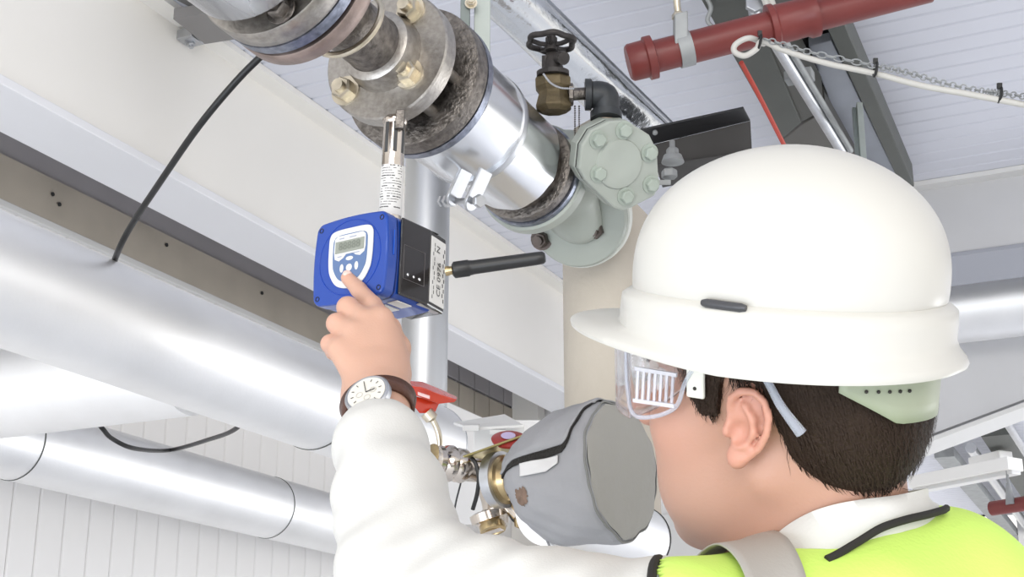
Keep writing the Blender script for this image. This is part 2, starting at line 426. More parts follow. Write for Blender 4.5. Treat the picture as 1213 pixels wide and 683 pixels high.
build('web', G().add([qa+Zv*.02, qe+Zv*.02, V3(qe[0], 4.4, 2.66), V3(qa[0], 4.4, 2.66), qa+V3(0, .03, .02), qe+V3(0, .03, .02), V3(qe[0], 4.43, 2.66), V3(qa[0], 4.43, 2.66)],
      [(0, 1, 2, 3), (4, 7, 6, 5), (0, 4, 5, 1), (3, 2, 6, 7), (1, 5, 6, 2), (0, 3, 7, 4)]), mat('girder_paint', (.60, .60, .61), .5, var=.03), t)
build('bottom_flange', G().beam(qa+V3(0, .06, 0), qe+V3(0, .06, 0), .16, .014), WHITE, t, bevel=.002)
# far ceiling things on the right
def ybeam(pa, pb, z, wd, ht, name, label, cat, m, group=None, rnd=False):
    a = hit(*pa, 2, z); b = hit(*pb, 2, z)
    gg = G().cyl(a, b, wd/2, n=20) if rnd else G().beam(a, b, wd, ht)
    return build(name, gg, m, None, label, cat, group, bevel=0 if rnd else .002)
ybeam((1118, 535), (1205, 640), 2.80, .09, .05, 'cable_tray', 'pale narrow tray under the far ceiling, lower right', 'tray', GALV)
ybeam((1150, 530), (1235, 650), 2.80, .05, .05, 'conduit_pipe', 'thin round pipe beside the pale tray under the far ceiling', 'pipe', PIPEG, rnd=True)
ybeam((1178, 505), (1260, 640), 2.80, .12, .08, 'grey_duct', 'dull grey duct under the far ceiling at the right edge of the picture', 'duct', TRAYM)
ybeam((1192, 500), (1240, 575), 2.70, .03, .03, 'bright_conduit', 'slim bright conduit below the dull duct at the right edge', 'pipe', ZINC, rnd=True)
a = hit(1085, 572, 2, 2.62); b = hit(1203, 549, 2, 2.62)
t = thing('batten_light', (a+b)/2, 'white batten light fitting hanging under the far ceiling, right of the hair', 'light')
build('body', G().beam(a, b, .10, .055), mat('fitting_white', (.85, .84, .80), .4), t, bevel=.004)
build('diffuser', G().beam(a-Zv*.035, b-Zv*.035, .06, .02), WHITEP, t, bevel=.004)
a2 = hit(1155, 549, 2, 2.72); b2 = hit(1192, 540, 2, 2.72)
build('junction_box', G().beam(a2, b2, .08, .05), mat('fitting_white', (.85, .84, .80), .4), t, bevel=.004)
a = hit(1175, 602, 2, 2.45); b = hit(1260, 589, 2, 2.45)
t = thing('far_red_pipe', (a+b)/2, 'short length of red pipe hung far away at the lower right edge', 'pipe')
build('pipe', G().cyl(a, b, .031, n=20), REDP, t)
hc = hit(1197, 597, 2, 2.45)
build('hanger', G().cyl(hc, hc+Zv*.15, .006, n=8).cyl(hc, hc+Zv*.09, .02, .01, n=12), GALV, t)
build('black_lead', G().tube(spline([hit(1150, 612, 1, 9.5), hit(1175, 608, 1, 9.5), hit(1230, 588, 1, 9.5)], 12), .006), BLACK, None, 'thin dark lead along the top of the far wall', 'cable')

# ------------------------------------------------------------------ left insulated pipes
def clad_pipe(p0, p1, r, bands, label, name='insulated_pipe', m=CLAD2, cap=True):
    p0 = np.asarray(p0, float); p1 = np.asarray(p1, float); a = nrm(p1-p0)
    t = thing(name, (p0+p1)/2-Zv*r, label, 'pipe', 'insulated pipes on the left')
    build('cladding', G().cyl(p0, p1, r, n=64), m, t)
    for s in bands:
        q = p0+a*s
        build('seam_band', G().lathe(q-a*.0012, a, [(0, r+.0003), (0, r+.0012), (.0024, r+.0012), (.0024, r+.0003)], 64), TRAYM, t)
    if cap: build('end_cap', G().lathe(p1-a*.001, a, [(0, r+.001), (.004, r+.001), (.006, r-.01)], 48), ZINC, t)
    return t
PX1 = V3(-1.3, 0, 2.012)
clad_pipe(V3(-1.3, .55, 2.012), V3(-1.3, 2.38, 2.012), .08, [1.43], 'uppermost big silver insulated pipe, passing behind the raised hand')
clad_pipe(V3(-2.04, 1.75, 2.027), V3(-1.385, 1.75, 2.027), .076, [], 'short silver insulated pipe branching off to the left below the uppermost one', cap=False)
clad_pipe(V3(-2.12, 1.2, 2.05), V3(-2.12, 4.9, 2.05), .078, [.945, 1.835], 'lowest silver insulated pipe against the panelled wall')
# small screw on first pipe
# vertical pipe
vx = P(504, 350, 2.95); t = thing('vertical_pipe', (vx[0], vx[1], 0), 'plain upright metal pipe behind the blue meter', 'pipe')
build('pipe', G().cyl((vx[0], vx[1], .0), (vx[0], vx[1], 2.899), .0475, n=48), PIPEG, t)
q = P(484, 393, 2.90)
build('screw', G().bolt(q, -Fh, .005, stud=.3), ZINC, t)
# black cable
cp = [P(318, 58, 1.62), P(280, 96, 1.63), P(235, 150, 1.66), P(190, 215, 1.74), P(155, 268, 1.83), P(138, 302, 1.90), hit(128, 335, 0, -1.43), hit(112, 400, 0, -1.62), hit(103, 455, 1, 1.88), hit(108, 488, 1, 1.90), hit(122, 508, 1, 1.93), hit(134, 520, 1, 1.97), hit(160, 531, 1, 2.05), hit(200, 533, 0, -1.88), hit(245, 521, 0, -1.68), hit(280, 507, 0, -1.48), hit(300, 480, 0, -1.43), hit(322, 452, 0, -1.45)]
build('black_cable', G().tube(spline(cp, 120), .0042, 10), BLACK, None, 'black cable arching down from the flange and looping between the big pipes', 'cable')

# ------------------------------------------------------------------ steam valve assembly (axis along +Y)
AX = P(457, 65, 1.66); Yv = V3(0, 1, 0)
def at(t): return AX + Yv*t
t = thing('flanged_pipe_assembly', AX-Zv*.12, 'large bolted flange assembly with shiny aluminium cladding, top of picture', 'pipe')
build('cladding_near', G().lathe(at(-.62), Yv, [(0, .084), (.355, .084), (.357, .0825), (.358, .068)], 64), CLAD, t)
build('flange_near', G().lathe(at(-.24), Yv, [(-.03, .055), (0, .060), (.001, .086), (.003, .0875), (.028, .0875), (.03, .086)], 64), STEEL, t)
build('ring', G().lathe(at(-.2099), Yv, [(0, .080), (0, .0880), (.014, .0880), (.014, .080)], 64), BLUED, t)
build('gasket', G().lathe(at(-.195), Yv, [(0, .074), (.004, .083), (.008, .074)], 48), BLACK, t)
build('flange_plate', G().lathe(at(-.189), Yv, [(0, .087), (.002, .0885), (.020, .0885), (.022, .087)], 64), RUSTY, t)
for ph in (20, 110, 200, 290):
    a_ = math.radians(ph); c = at(-.245)+V3(math.cos(a_), 0, math.sin(a_))*.074
    build('bolt', G().bolt(c, -Yv, .012), STEELD, t)
NKL = -.167
build('neck', G().lathe(at(NKL), Yv, [(0, .052), (.02, .040), (.05, .034), (.09, .034), (.135, .034), (.145, .037), (.155, .041), (.1665, .043)], 48), STEELD, t)
build('collar', G().lathe(at(-.03), Yv, [(0, .036), (.004, .043), (.022, .046), (.03, .047)], 48), STEEL, t)
# wire ring round the neck
wp = [at(-.085)+V3(math.cos(a_), .22*math.sin(a_), math.sin(a_))*.043 for a_ in np.linspace(0, 2*math.pi, 40)[:-1]]
build('wire_loop', G().tube(wp, .0038, 8, closed=True), ZINCW, t)
build('flange_front', G().lathe(at(0), Yv, [(0, .078), (.002, .080), (.022, .080), (.024, .078)], 72), STEEL, t)
for (px, py) in [(487, 13), (485, 88), (410, 108), (405, 30)]:
    c = hit(px, py, 1, AX[1])
    b = build('bolt', G().bolt(c, -Yv, .0135, .012), ZINCW, t)
# studs between flanges
for ph in (-60, -15, 30, 75, 165, 210, 255):
    a_ = math.radians(ph); c = at(.024)+V3(math.cos(a_), 0, math.sin(a_))*.060
    build('stud', G().cyl(c, c+Yv*.055, .0075, n=14), STEEL, t)
build('rear_hub', G().lathe(at(.024), Yv, [(0, .045), (.05, .045)], 40), DARKM, t)
build('flange_rear', G().lathe(at(.058), Yv, [(0, .074), (.003, .089), (.006, .090), (.026, .090), (.028, .088)], 72), STEELD, t)
build('rear_ring', G().lathe(at(.0865), Yv, [(0, .086), (0, .0905), (.012, .0905), (.012, .086)], 72), BLUED, t)
build('insulation_stub', G().lathe(at(.095), Yv, [(0, .070), (.0, .078), (.02, .077), (.03, .070)], 56), mat('mineral_wool', (.30, .20, .10), .95, bump=1., bscale=90, var=.5, vscale=60), t)
CL0 = .118
def crinkle(o, a, prof, n=96, amp=.0012, seed=1):
    rr = np.random.default_rng(seed); ph = rr.random(6)*6.28; a, e1, e2 = frame(a); rows = []
    for tt, r in prof:
        row = []
        for i in range(n):
            th = 2*math.pi*i/n
            d = amp*(math.sin(3*th+ph[0])+.6*math.sin(7*th+ph[1]+tt*20)+.4*math.sin(13*th+ph[2]))
            row.append(o+a*tt+(e1*math.cos(th)+e2*math.sin(th))*(r+d))
        rows.append(row)
    return G().grid(rows, close=True)
build('cladding_middle', crinkle(at(CL0), Yv, [(.004, .071), (0, .077), (.02, .0765), (.06, .0755), (.105, .0745), (.106, .071)]), CLAD, t, angle=60)
build('cladding_sleeve', crinkle(at(CL0+.1), Yv, [(0, .072), (0, .0742), (.03, .0735), (.09, .072), (.125, .0712), (.126, .067)], seed=4), CLAD, t, angle=60)
build('band_clamp', G().lathe(at(CL0+.098), Yv, [(0, .075), (.0, .0775), (.006, .0785), (.012, .0775), (.012, .075)], 80), ZINC, t)
# clamp ears under the cladding
cc = P(550, 232, 1.80); ea = at(.225)-Zv*.085+V3(-.005, 0, 0)
e0 = P(549, 236, 1.80)
ears = G()
d_dn = nrm(P(549, 240, 1.8)-P(565, 205, 1.8))
def ear(px, py, dep, L, wd):
    o = P(px, py, dep); ex = nrm(Yv*.9+Rv*.1); ex = nrm(ex-d_dn*(ex@d_dn)); ez = np.cross(ex, d_dn)
    pl = [(-wd, -L), (wd, -L)] + [(wd*math.cos(a_), wd*math.sin(a_)) for a_ in np.linspace(0, math.pi, 10)]
    return o, ex, ez, pl
for (px, py, dep) in [(559, 238, 1.775), (538, 232, 1.80)]:
    o, ex, ez, pl = ear(px, py, dep, .042, .013)
    build('clamp_ear', G().prism(pl, o, ex, d_dn, ez, -.0022, .0022), ZINC, t, bevel=.001)
o1 = P(566, 238, 1.76); o2 = P(526, 238, 1.83)
build('clamp_bolt', G().cyl(o1, o2, .004, n=12).hexa(o1, nrm(o1-o2), .0085, .007).hexa(o2, nrm(o2-o1), .0075, .007).hexa(o2+nrm(o1-o2)*.014, nrm(o2-o1), .0085, .007), ZINC, t)
build('inner_pipe', G().lathe(at(.33), Yv, [(0, .055), (.03, .058), (.05, .061), (.06, .061)], 48), STEELD, t)
build('end_ring', G().lathe(at(.385), Yv, [(-.012, .064), (-.01, .0725), (.006, .0725), (.007, .070)], 64), STEELD, t)
build('end_ring_blue', G().lathe(at(.393), Yv, [(0, .070), (0, .0755), (.010, .0755), (.010, .070)], 64), BLUED, t)

# ------------------------------------------------------------------ pale green angle valve
VB = at(.415)
t = thing('angle_valve', VB-Zv*.15, 'pale green cast valve with a hexagonal bolted cover, behind the hard hat', 'valve')
build('inlet_flange', G().lathe(at(.404), Yv, [(0, .077), (.002, .0795), (.018, .0795), (.022, .076), (.024, .05)], 72), PALEG, t)
c1 = at(.42); c2 = P(690, 262, 2.12)
def body_sdf(p):
    d = rc(p, at(.425), at(.50)-Zv*.005, .060, .036)
    d = su(d, rc(p, P(668, 190, 2.03), P(686, 262, 2.09), .036, .034), .03)
    d = su(d, rc(p, P(668, 195, 2.03), P(722, 192, 1.99), .040, .046), .03)
    return d
bb = np.array([at(.3)-V3(.25, .05, .25), at(.3)+V3(.25, .5, .2)])
vv, qq = surfnet(body_sdf, bb[0], bb[1], .004); build('body', (smoothv(vv, qq), qq), PALEG, t)
# outlet flange facing the viewer
fc = P(683, 257, 2.10)
fn = nrm(-Yv*.8-Fh*.1-Zv*.45)
build('outlet_flange', G().lathe(fc, -fn, [(-.004, .045), (0, .072), (.003, .0745), (.011, .0745)], 72), PALEG, t)
build('outlet_flange_rim', G().lathe(fc-fn*.0115, -fn, [(0, .0735), (.001, .0772), (.016, .0772), (.017, .07)], 72), mat('cream_rim', (.60, .61, .56), .45, var=.1, vscale=30), t)
for (px, py) in [(642, 283), (707, 272)]:
    dr = Dr(px, py); c = CAMP+dr*(((fc-CAMP)@fn)/(dr@fn))
    build('dark_bolt', G().bolt(c, fn, .0125, .013, stud=.5), mat('dark_bolt_steel', (.10, .08, .07), .45, .7, var=.3, vscale=50), t)
# bonnet cover: rounded hexagon
bc = P(735, 196, 1.93); bn = nrm(-Fv*.84+Rv*.38-Uv*.25)
bx = nrm(np.cross(Uv, bn)); by = np.cross(bn, bx)
S = 1700/1.93
hexp = [(-47, 5), (-43, 30), (-20, 52), (14, 50), (36, 30), (42, -20), (30, -42), (-8, -58), (-40, -30)]
def ray_on(px, py, o, n): dr = Dr(px, py); return CAMP+dr*(((o-CAMP)@n)/(dr@n))
outl = [(689, 172), (700, 154), (722, 143), (742, 142), (770, 160), (779, 178), (781, 219), (776, 232), (749, 246), (737, 250), (727, 246), (694, 214), (686, 200)]
pl = [ray_on(x, y, bc, bn)-bc for x, y in outl]; pl = [(q@bx, q@by) for q in pl]
build('bonnet', G().prism(pl, bc, bx, by, bn, -.012, 0), PALEG, t, bevel=.003)
build('bonnet_joint', G().prism([(x*.985, y*.985) for x, y in pl], bc, bx, by, bn, -.014, -.012), DARKM, t)
build('bonnet_base', G().prism([(x*1.0, y*1.0) for x, y in pl], bc, bx, by, bn, -.034, -.014), PALEG, t, bevel=.003)
bcc = ray_on(733, 194, bc, bn)
build('bonnet_boss', G().lathe(bcc, bn, [(-.002, .036), (.003, .033), (.004, .020), (.0035, .018), (.0035, 0)], 48), PALEG, t)
for (px, py) in [(739, 154), (708, 165), (769, 181), (709, 205), (771, 218), (741, 232)]:
    build('bonnet_bolt', G().bolt(ray_on(px, py, bc, bn), bn, .0095, .007, stud=0), PALEG2, t)
build('cream_gasket', G().lathe(P(716, 158, 2.02), Zv, [(-.07, .052), (0, .046), (.012, .03)], 40), CREAM, t)
# cream wrapped riser
bp_ = P(721, 350, 2.22)
t = thing('wrapped_riser', (bp_[0], bp_[1], 0), 'thick cream wrapped upright pipe below the pale green valve', 'pipe')
build('wrap', G().lathe((bp_[0], bp_[1], 0), Zv, [(0, .0705), (2.21, .0705), (2.25, .066), (2.27, .05)], 64), CREAM, t)

# ------------------------------------------------------------------ gate valve with handwheel, pipework, elbow
gb = P(655, 110, 1.93)
t = thing('gate_valve', gb-Zv*.04, 'small bronze gate valve with a dark handwheel above the cladding', 'valve')
BRZ = mat('dirty_bronze', (.13, .10, .055), .55, .5, var=.35, vscale=50, bump=.3, bscale=150)
up = nrm(Zv-Rv*.02-Fh*.15)
build('body', G().lathe(P(656, 133, 1.93), up, [(0, .018), (.006, .026), (.02, .022), (.026, .020), (.034, .0255), (.046, .0255), (.05, .020)], 8), BRZ, t, bevel=.002)
build('bonnet', G().lathe(P(655, 90, 1.93), up, [(0, .022), (.006, .022), (.008, .015), (.024, .012), (.032, .008)], 24), DARKM, t)
build('gland', G().cyl(P(663, 68, 1.92), P(668, 69, 1.91), .009, n=16).cyl(P(646, 84, 1.93), P(646, 66, 1.93), .005, n=10), DARKM, t)
hw = P(653, 50, 1.93); up2 = nrm(Zv+Rv*.03-Fh*.05); a_, e1, e2 = frame(up2)
rim = [hw+(e1*math.cos(x)+e2*math.sin(x))*(.030+.0022*math.cos(6*x)) for x in np.linspace(0, 2*math.pi, 48)[:-1]]
hwh = build('handwheel', G().tube(rim, .0042, 10, closed=True), DARKM, t)
sp = G()
for k in range(5):
    x = 2*math.pi*k/5; sp.tube([hw-up2*.004, hw+(e1*math.cos(x)+e2*math.sin(x))*.015-up2*.004, hw+(e1*math.cos(x)+e2*math.sin(x))*.030], .0034, 8)
sp.cyl(hw-up2*.012, hw+up2*.006, .008, n=16).hexa(hw+up2*.006, up2, .006, .005)
build('spokes', sp, DARKM, hwh)
nz = P(700, 112, 1.93)
build('side_nipple', G().cyl(P(672, 112, 1.93), P(706, 110, 1.94), .0085, n=18).hexa(P(674, 112, 1.93), nrm(P(684, 112, 1.93)-P(674, 112, 1.93)), .016, .006), STEELD, t)
chs = spline([P(644, 88, 1.895), P(652, 98, 1.895), P(664, 104, 1.893), P(679, 105, 1.90)], 22)
cg_ = G()
for q in chs: cg_.ell(q, np.eye(3), (.0016,)*3, 6, 4)
build('bead_chain', cg_, ZINC, t, kind='stuff')
cg_ = G()
for x in (681, 686):
    for y_ in np.arange(126, 168, 2.6): cg_.ell(P(x, y_, 1.95), np.eye(3), (.0014,)*3, 6, 4)
build('hanging_chain', cg_, STEELD, t, kind='stuff')
t = thing('black_elbow', P(712, 120, 1.94)-Zv*.02, 'black malleable elbow fitting on top of the green valve', 'fitting')
ep = spline([P(694, 113, 1.94), P(706, 112, 1.94), P(716, 114, 1.94), P(718, 124, 1.94), P(718, 136, 1.94)], 16)
build('elbow', G().tube(ep, [.018]*4+[.0185]*9+[.018]*(len(ep)-13), 24), mat('malleable_iron', (.03, .033, .036), .45, .2, var=.4, vscale=40, bump=.2), t)
build('collar', G().lathe(P(693, 112, 1.94), nrm(P(703, 112, 1.94)-P(693, 112, 1.94)), [(0, .0185), (0, .0215), (.008, .0215), (.010, .018)], 28).lathe(P(718, 138, 1.94), Zv, [(-.004, .018), (-.004, .0215), (.006, .0215), (.008, .018)], 28), mat('malleable_iron', (.03, .033, .036), .45), t)
build('nipple', G().cyl(P(718, 140, 1.94), P(718, 156, 1.94), .012, n=20), mat('tape_beige', (.45, .36, .28), .7, var=.4, vscale=60), t)
build('thread', G().lathe(P(718, 156, 1.94), Zv, [(-.004, .0125), (0, .0135), (.006, .0135), (.008, .012)], 20), DARKM, t)

# ------------------------------------------------------------------ foil wrapped pipe behind
a = P(560, -40, 2.35); b = P(800, 190, 2.75)
t = thing('foil_wrapped_pipe', (a+b)/2, 'crinkled foil wrapped pipe running diagonally behind the gate valve', 'pipe')
build('foil', crinkle(a, b-a, [(s, .042) for s in np.linspace(0, np.linalg.norm(b-a), 40)], 48, .0015), FOIL, t)
sd = nrm(np.cross(b-a, Fv)); off = -sd*.052+Fv*.02
if (off@Rv) < 0: off = -off+2*Fv*.02
build('tape_seam', G().cyl(a+off*.78, b+off*.78, .012, n=16), mat('foil_edge', (.42, .44, .48), .3, .9, bump=.3, bscale=60), t)
# strut channel
a = P(563, -20, 1.86); b = P(563, 66, 1.86)
t = thing('strut_channel', b, 'grey green slotted steel channel rising from behind the aluminium cladding', 'bracket')
build('flat', G().box((a+b)/2+Rv*.009, (Zv, Rv, Fh), (.055, .0105, .002)), GALVG, t, bevel=.001)
build('side', G().box((a+b)/2-Rv*.013, (Zv, Rv, Fh), (.05, .006, .012)), mat('strut_dark', (.20, .23, .22), .5, .3), t, bevel=.001)
build('bolt', G().bolt(P(558, 4, 1.85), -Fh, .006), ZINCW, t)

# ------------------------------------------------------------------ red sprinkler pipe with hanger
a = P(757, 72, 2.25); b = P(1100, -16, 2.25); ax_ = nrm(b-a); L = np.linalg.norm(b-a)
t = thing('red_pipe', (a+b)/2, 'dark red painted pipe with a capped end across the top right', 'pipe')
build('pipe', G().cyl(a, b, .0255, n=40), REDP, t)
build('end_cap', G().lathe(P(744, 75, 2.25), ax_, [(0, .026), (.004, .0295), (.028, .0300), (.030, .0345), (.042, .0345), (.044, .0265)], 40), REDP, t)
for (x0, y0, w_) in [(925, 28, .03)]:
    q = P(x0, y0, 2.25)
    build('coupling', G().lathe(q-ax_*.02, ax_, [(0, .0256), (.001, .0345), (.010, .0345), (.013, .0315), (.058, .0305), (.064, .0345), (.076, .0345), (.078, .0256)], 40), REDP, t)
q = P(811, 58, 2.25)
t = thing('pipe_hanger', q, 'galvanised strap hanger carrying the dark red pipe near its capped end', 'hanger')
build('strap', G().lathe(q-ax_*.011, ax_, [(0, .026), (0, .0285), (.022, .0285), (.022, .026)], 36, closed=True), GALV, t)
build('bracket', G().box(P(806, 36, 2.24), (ax_, Uv, Fv), (.0105, .026, .014)), GALV, t, bevel=.002)
build('rod', G().cyl(P(804, 24, 2.24), P(799, -25, 2.24), .0055, n=12).hexa(P(804, 22, 2.24), Zv, .011, .009), ZINCW, t)

# ------------------------------------------------------------------ overhead ducts and trays at the top right
def strip(name, pts, z0, z1, m, label=None, cat=None, parent=None, group=None):
    q = [hit(x, y, 2, z0) for x, y in pts]; n = len(q)
    vs = q+[p+Zv*(z1-z0) for p in q]
    fs = [tuple(range(n)), tuple(reversed(range(n, 2*n)))]+[(i, (i+1) % n, n+(i+1) % n, n+i) for i in range(n)]
    return build(name, G().add(vs, fs), m, parent, label, cat, group, bevel=.002)
t = thing('square_duct', hit(930, 120, 2, 2.7), 'dull grey square trunking running away above the hard hat', 'duct')
strip('trunking', [(826, -8), (884, -8), (949, 145), (925, 166)], 2.70, 2.78, TRAYM, parent=t)
strip('lid', [(884, -8), (903, -8), (976, 130), (949, 145)], 2.705, 2.78, mat('duct_side', (.09, .09, .08), .5, .3), parent=t)
strip('trunking_end', [(925, 168), (950, 147), (978, 132), (1040, 240), (985, 260)], 2.74, 2.80, mat('duct_end', (.11, .105, .095), .5, .3), parent=t)
t = thing('cable_ladder', hit(1000, 120, 2, 2.8), 'wide dark cable tray with a zinc plate, above and behind the hard hat', 'tray')
strip('tray_base', [(898, -8), (975, -8), (1078, 240), (985, 240)], 2.82, 2.84, TRAYD, parent=t)
strip('side_rail', [(960, -8), (985, -8), (1083, 221), (1068, 222)], 2.76, 2.82, TRAYM, parent=t)
strip('zinc_plate', [(958, 55), (985, 48), (1070, 224), (1035, 218), (1000, 165)], 2.79, 2.81, TRAYL, parent=t)
strip('gap_shade_sheet', [(945, 100), (960, 60), (1012, 190), (992, 200)], 2.80, 2.815, TRAYD, parent=t)  # thin dark sheet painting the shade in the gap beside the plate
a = hit(903, 25, 2, 2.64); b = hit(998, 180, 2, 2.64)
t = thing('conduit', (a+b)/2, 'two slim steel conduits side by side between the trunking and the dark tray', 'pipe')
build('tube', G().cyl(a, b, .011, n=16), ZINC, t); build('tube', G().cyl(a+V3(.017, 0, 0), b+V3(.017, 0, 0), .006, n=16), GALV, t)
q = (hit(945, 100, 2, 2.64)); build('saddle', G().box(q+V3(.004, 0, .016), (Yv, V3(1, 0, 0), Zv), (.014, .026, .010)), GALV, t, bevel=.002)
t = thing('threaded_rod', hit(1020, 165, 2, 2.7), 'short green grey upright strut in front of the zinc tray plate', 'rod')
build('strut', G().beam(P(1017, 128, 2.9), P(1022, 200, 2.75), .03, .012, ref=tuple(Rv)), GALVG, t, bevel=.001)
build('edge', G().beam(P(1013, 129, 2.89), P(1018, 198, 2.74), .008, .012, ref=tuple(Rv)), mat('strut_dark', (.2, .23, .22), .5), t)
# clutter above the red pipe
t = thing('junction_conduits', P(905, 5, 2.4), 'bundle of conduit fittings and white cables just above the red pipe', 'fitting')
build('fitting', G().cyl(P(893, -12, 2.45), P(898, 22, 2.45), .015, n=18).lathe(P(893, 6, 2.44), -Fh, [(0, .017), (.01, .017)], 6), ZINC, t, bevel=.001)
for k, x in enumerate((908, 915)):
    build('white_cable', G().tube(spline([P(x-8, -15, 2.42), P(x, 5, 2.42), P(x+4, 22, 2.42), P(x, 45, 2.42)], 16), .006), CABW, t)
build('cover', G().box(P(930, -2, 2.45), (Rv, Uv, Fv), (.03, .02, .02)), DBRK, t, bevel=.002)
# black cable over hangers near 840,20
build('loose_grey_cable', G().tube(spline([P(832, -10, 2.5), P(842, 8, 2.5), P(838, 24, 2.5), P(846, 34, 2.5)], 16), .004), GALV, None, 'short bent grey lead hanging above the red pipe left of the trunking', 'cable')
# white cable with loop and chain
cab = [P(905, 52, 2.20), P(888, 45, 2.17), P(872, 52, 2.17), P(870, 61, 2.17), P(882, 66, 2.17), P(896, 58, 2.17), P(903, 49, 2.17), P(930, 60, 2.15), P(980, 75, 2.12), P(1037, 87, 2.08), P(1090, 101, 2.04), P(1150, 112, 2.0), P(1225, 126, 1.95)]
t = thing('white_cable_run', P(1037, 87, 2.08), 'white cable sagging to the right with a loop at the red pipe', 'cable')
build('cable', G().tube(spline(cab, 140), .0045, 10), CABW, t)
for (x, y_, d_) in [(1037, 82, 2.075), (1184, 112, 1.98), (900, 49, 2.17)]:
    q = P(x, y_, d_); a_, e1, e2 = frame(nrm(P(x+20, y_+4, d_)-q))
    build('cable_tie', G().tube([q+(e1*math.cos(s)*.011+e2*math.sin(s)*.007) for s in np.linspace(0, 6.283, 18)[:-1]], .0022, 8, closed=True).box(q+Uv*.012, (Rv, Uv, Fv), (.003, .004, .003)), BLACK, t)
cl = spline([P(905, 46, 2.16), P(960, 62, 2.13), P(1037, 78, 2.075), P(1075, 86, 2.05), P(1120, 99, 2.02), P(1165, 108, 2.0), P(1184, 110, 1.98), P(1225, 116, 1.94)], 56)
g = thing('link_chain', cl[28], 'thin steel link chain strung along the white cable', 'chain')
for k in range(len(cl)-1):
    q = (cl[k]+cl[k+1])/2; dd = nrm(cl[k+1]-cl[k]); sv = nrm(np.cross(dd, Fv)) if k % 2 else nrm(Fv-dd*(Fv@dd)); Lk = np.linalg.norm(cl[k+1]-cl[k])*.62
    lp = [q+dd*math.cos(s)*Lk+sv*math.sin(s)*.0042 for s in np.linspace(0, 6.283, 13)[:-1]]
    build('link', G().tube(lp, .0011, 6, closed=True), GALV, g)
a = P(878, 74, 2.35); b = P(932, 178, 2.55)
build('red_wire', G().tube(spline([a, P(900, 115, 2.42), b], 10), .0042, 8), mat('red_wire_sheath', (.45, .05, .03), .45), None, 'thin red wire beside the left edge of the grey trunking', 'cable')

# ------------------------------------------------------------------ dark channel bracket right of valve
t = thing('dark_channel', P(820, 170, 2.6), 'dark steel channel section between the green valve and the hard hat', 'bracket')
o = P(755, 156, 2.62); ex = P(880, 129, 2.62)-o
T1 = P(752, 156, 2.55); T2 = P(881, 128, 2.55); M1 = P(770, 172, 2.60); M2 = P(889, 143, 2.60); B1 = P(785, 222, 2.60); B2 = P(892, 200, 2.60)
def slab(name, q, th, m, par):
    n_ = nrm(np.cross(q[1]-q[0], q[3]-q[0])); vs = [*q, *[p+n_*th for p in q]]
    return build(name, G().add(vs, [(0, 1, 2, 3), (7, 6, 5, 4), (0, 4, 5, 1), (1, 5, 6, 2), (2, 6, 7, 3), (3, 7, 4, 0)]), m, par, bevel=.001)
slab('flange', [T1, T2, M2, M1], .004, mat('channel_top', (.04, .04, .042), .45, .3), t)
slab('web', [M1, M2, B2, B1], .004, DBRK, t)
slab('lower_flange', [P(778, 195, 2.55), P(892, 180, 2.55), B2, B1], .004, DBRK, t)
q = P(797, 192, 2.5)
build('hex_bolt', G().lathe(q, Zv, [(0, .020), (.012, .016)], 24).hexa(q+Zv*.012, Zv, .011, .014).cyl(q+Zv*.02, q+Zv*.04, .005, n=12), GALV, t)
build('lower_nut', G().hexa(P(793, 210, 2.5), Zv, .014, .014).box(P(786, 216, 2.5), (Rv, Uv, Fv), (.012, .004, .006)), GALV, t)
q = P(776, 157, 2.55); build('rivet', G().ell(q, np.eye(3), (.005,)*3, 10, 6), GALV, t)

# ------------------------------------------------------------------ white brackets and small valve by the jacket
t = thing('white_bracket', P(580, 510, 1.95), 'white painted angle bracket behind the red lever valve', 'bracket')
slab('top_plate', [P(537, 500, 2.0), P(598, 490, 2.0), P(621, 503, 1.9), P(560, 506, 1.9)], .004, WHITE, t)
slab('side_plate', [P(561, 507, 1.95), P(621, 503, 1.95), P(621, 545, 1.95), P(561, 550, 1.95)], .004, WHITE, t)
build('spacer', G().box(P(558, 506, 1.9), (Rv, Uv, Fv), (.011, .004, .01)).box(P(590, 511, 1.9), (Rv, Uv, Fv), (.011, .003, .01)), WHITEP, t, bevel=.001)
t = thing('white_wall_box', P(555, 530, 2.4), 'pale cabinet edge behind the brackets, right of the upright pipe', 'box')
slab('front', [P(522, 472, 3.1), P(571, 494, 3.1), P(571, 620, 3.1), P(522, 620, 3.1)], -.01, WALLM, t)
slab('rear', [P(571, 497, 3.15), P(640, 497, 3.15), P(640, 606, 3.15), P(571, 606, 3.15)], -.01, WALLM, t)

# red lever valve
t = thing('red_lever_valve', P(512, 470, 1.86), 'small valve with a glossy red hooded lever, right of the wristwatch', 'valve')
def poly_on(pts, o, n): 
    return [ray_on(x, y, o, n) for x, y in pts]
RO = P(510, 465, 1.86)
def rs(x, y, dd=0): return P(x, y, 1.86+dd)
top = [rs(486, 451, -.01), rs(500, 452, .0), rs(520, 460, .02), rs(541, 470, .035)]
bot = [rs(485, 466, -.02), rs(498, 470, -.012), rs(520, 478, .0), rs(538, 476, .02)]
mid = [rs(485, 457, -.03), rs(500, 459, -.026), rs(521, 467, -.01), rs(541, 473, .02)]
lv = G()
def sheet(gg, rows, th, nrmv):
    a_ = [[np.array(p) for p in r] for r in rows]; b_ = [[p+nrmv*th for p in r] for r in a_]
    gg.grid(a_); gg.grid([list(reversed(r)) for r in b_])
    ring = a_[0]+[r[-1] for r in a_[1:-1]]+list(reversed(a_[-1]))+[r[0] for r in reversed(a_[1:-1])]
    ringb = b_[0]+[r[-1] for r in b_[1:-1]]+list(reversed(b_[-1]))+[r[0] for r in reversed(b_[1:-1])]
    gg.grid([ring, ringb], close=True)
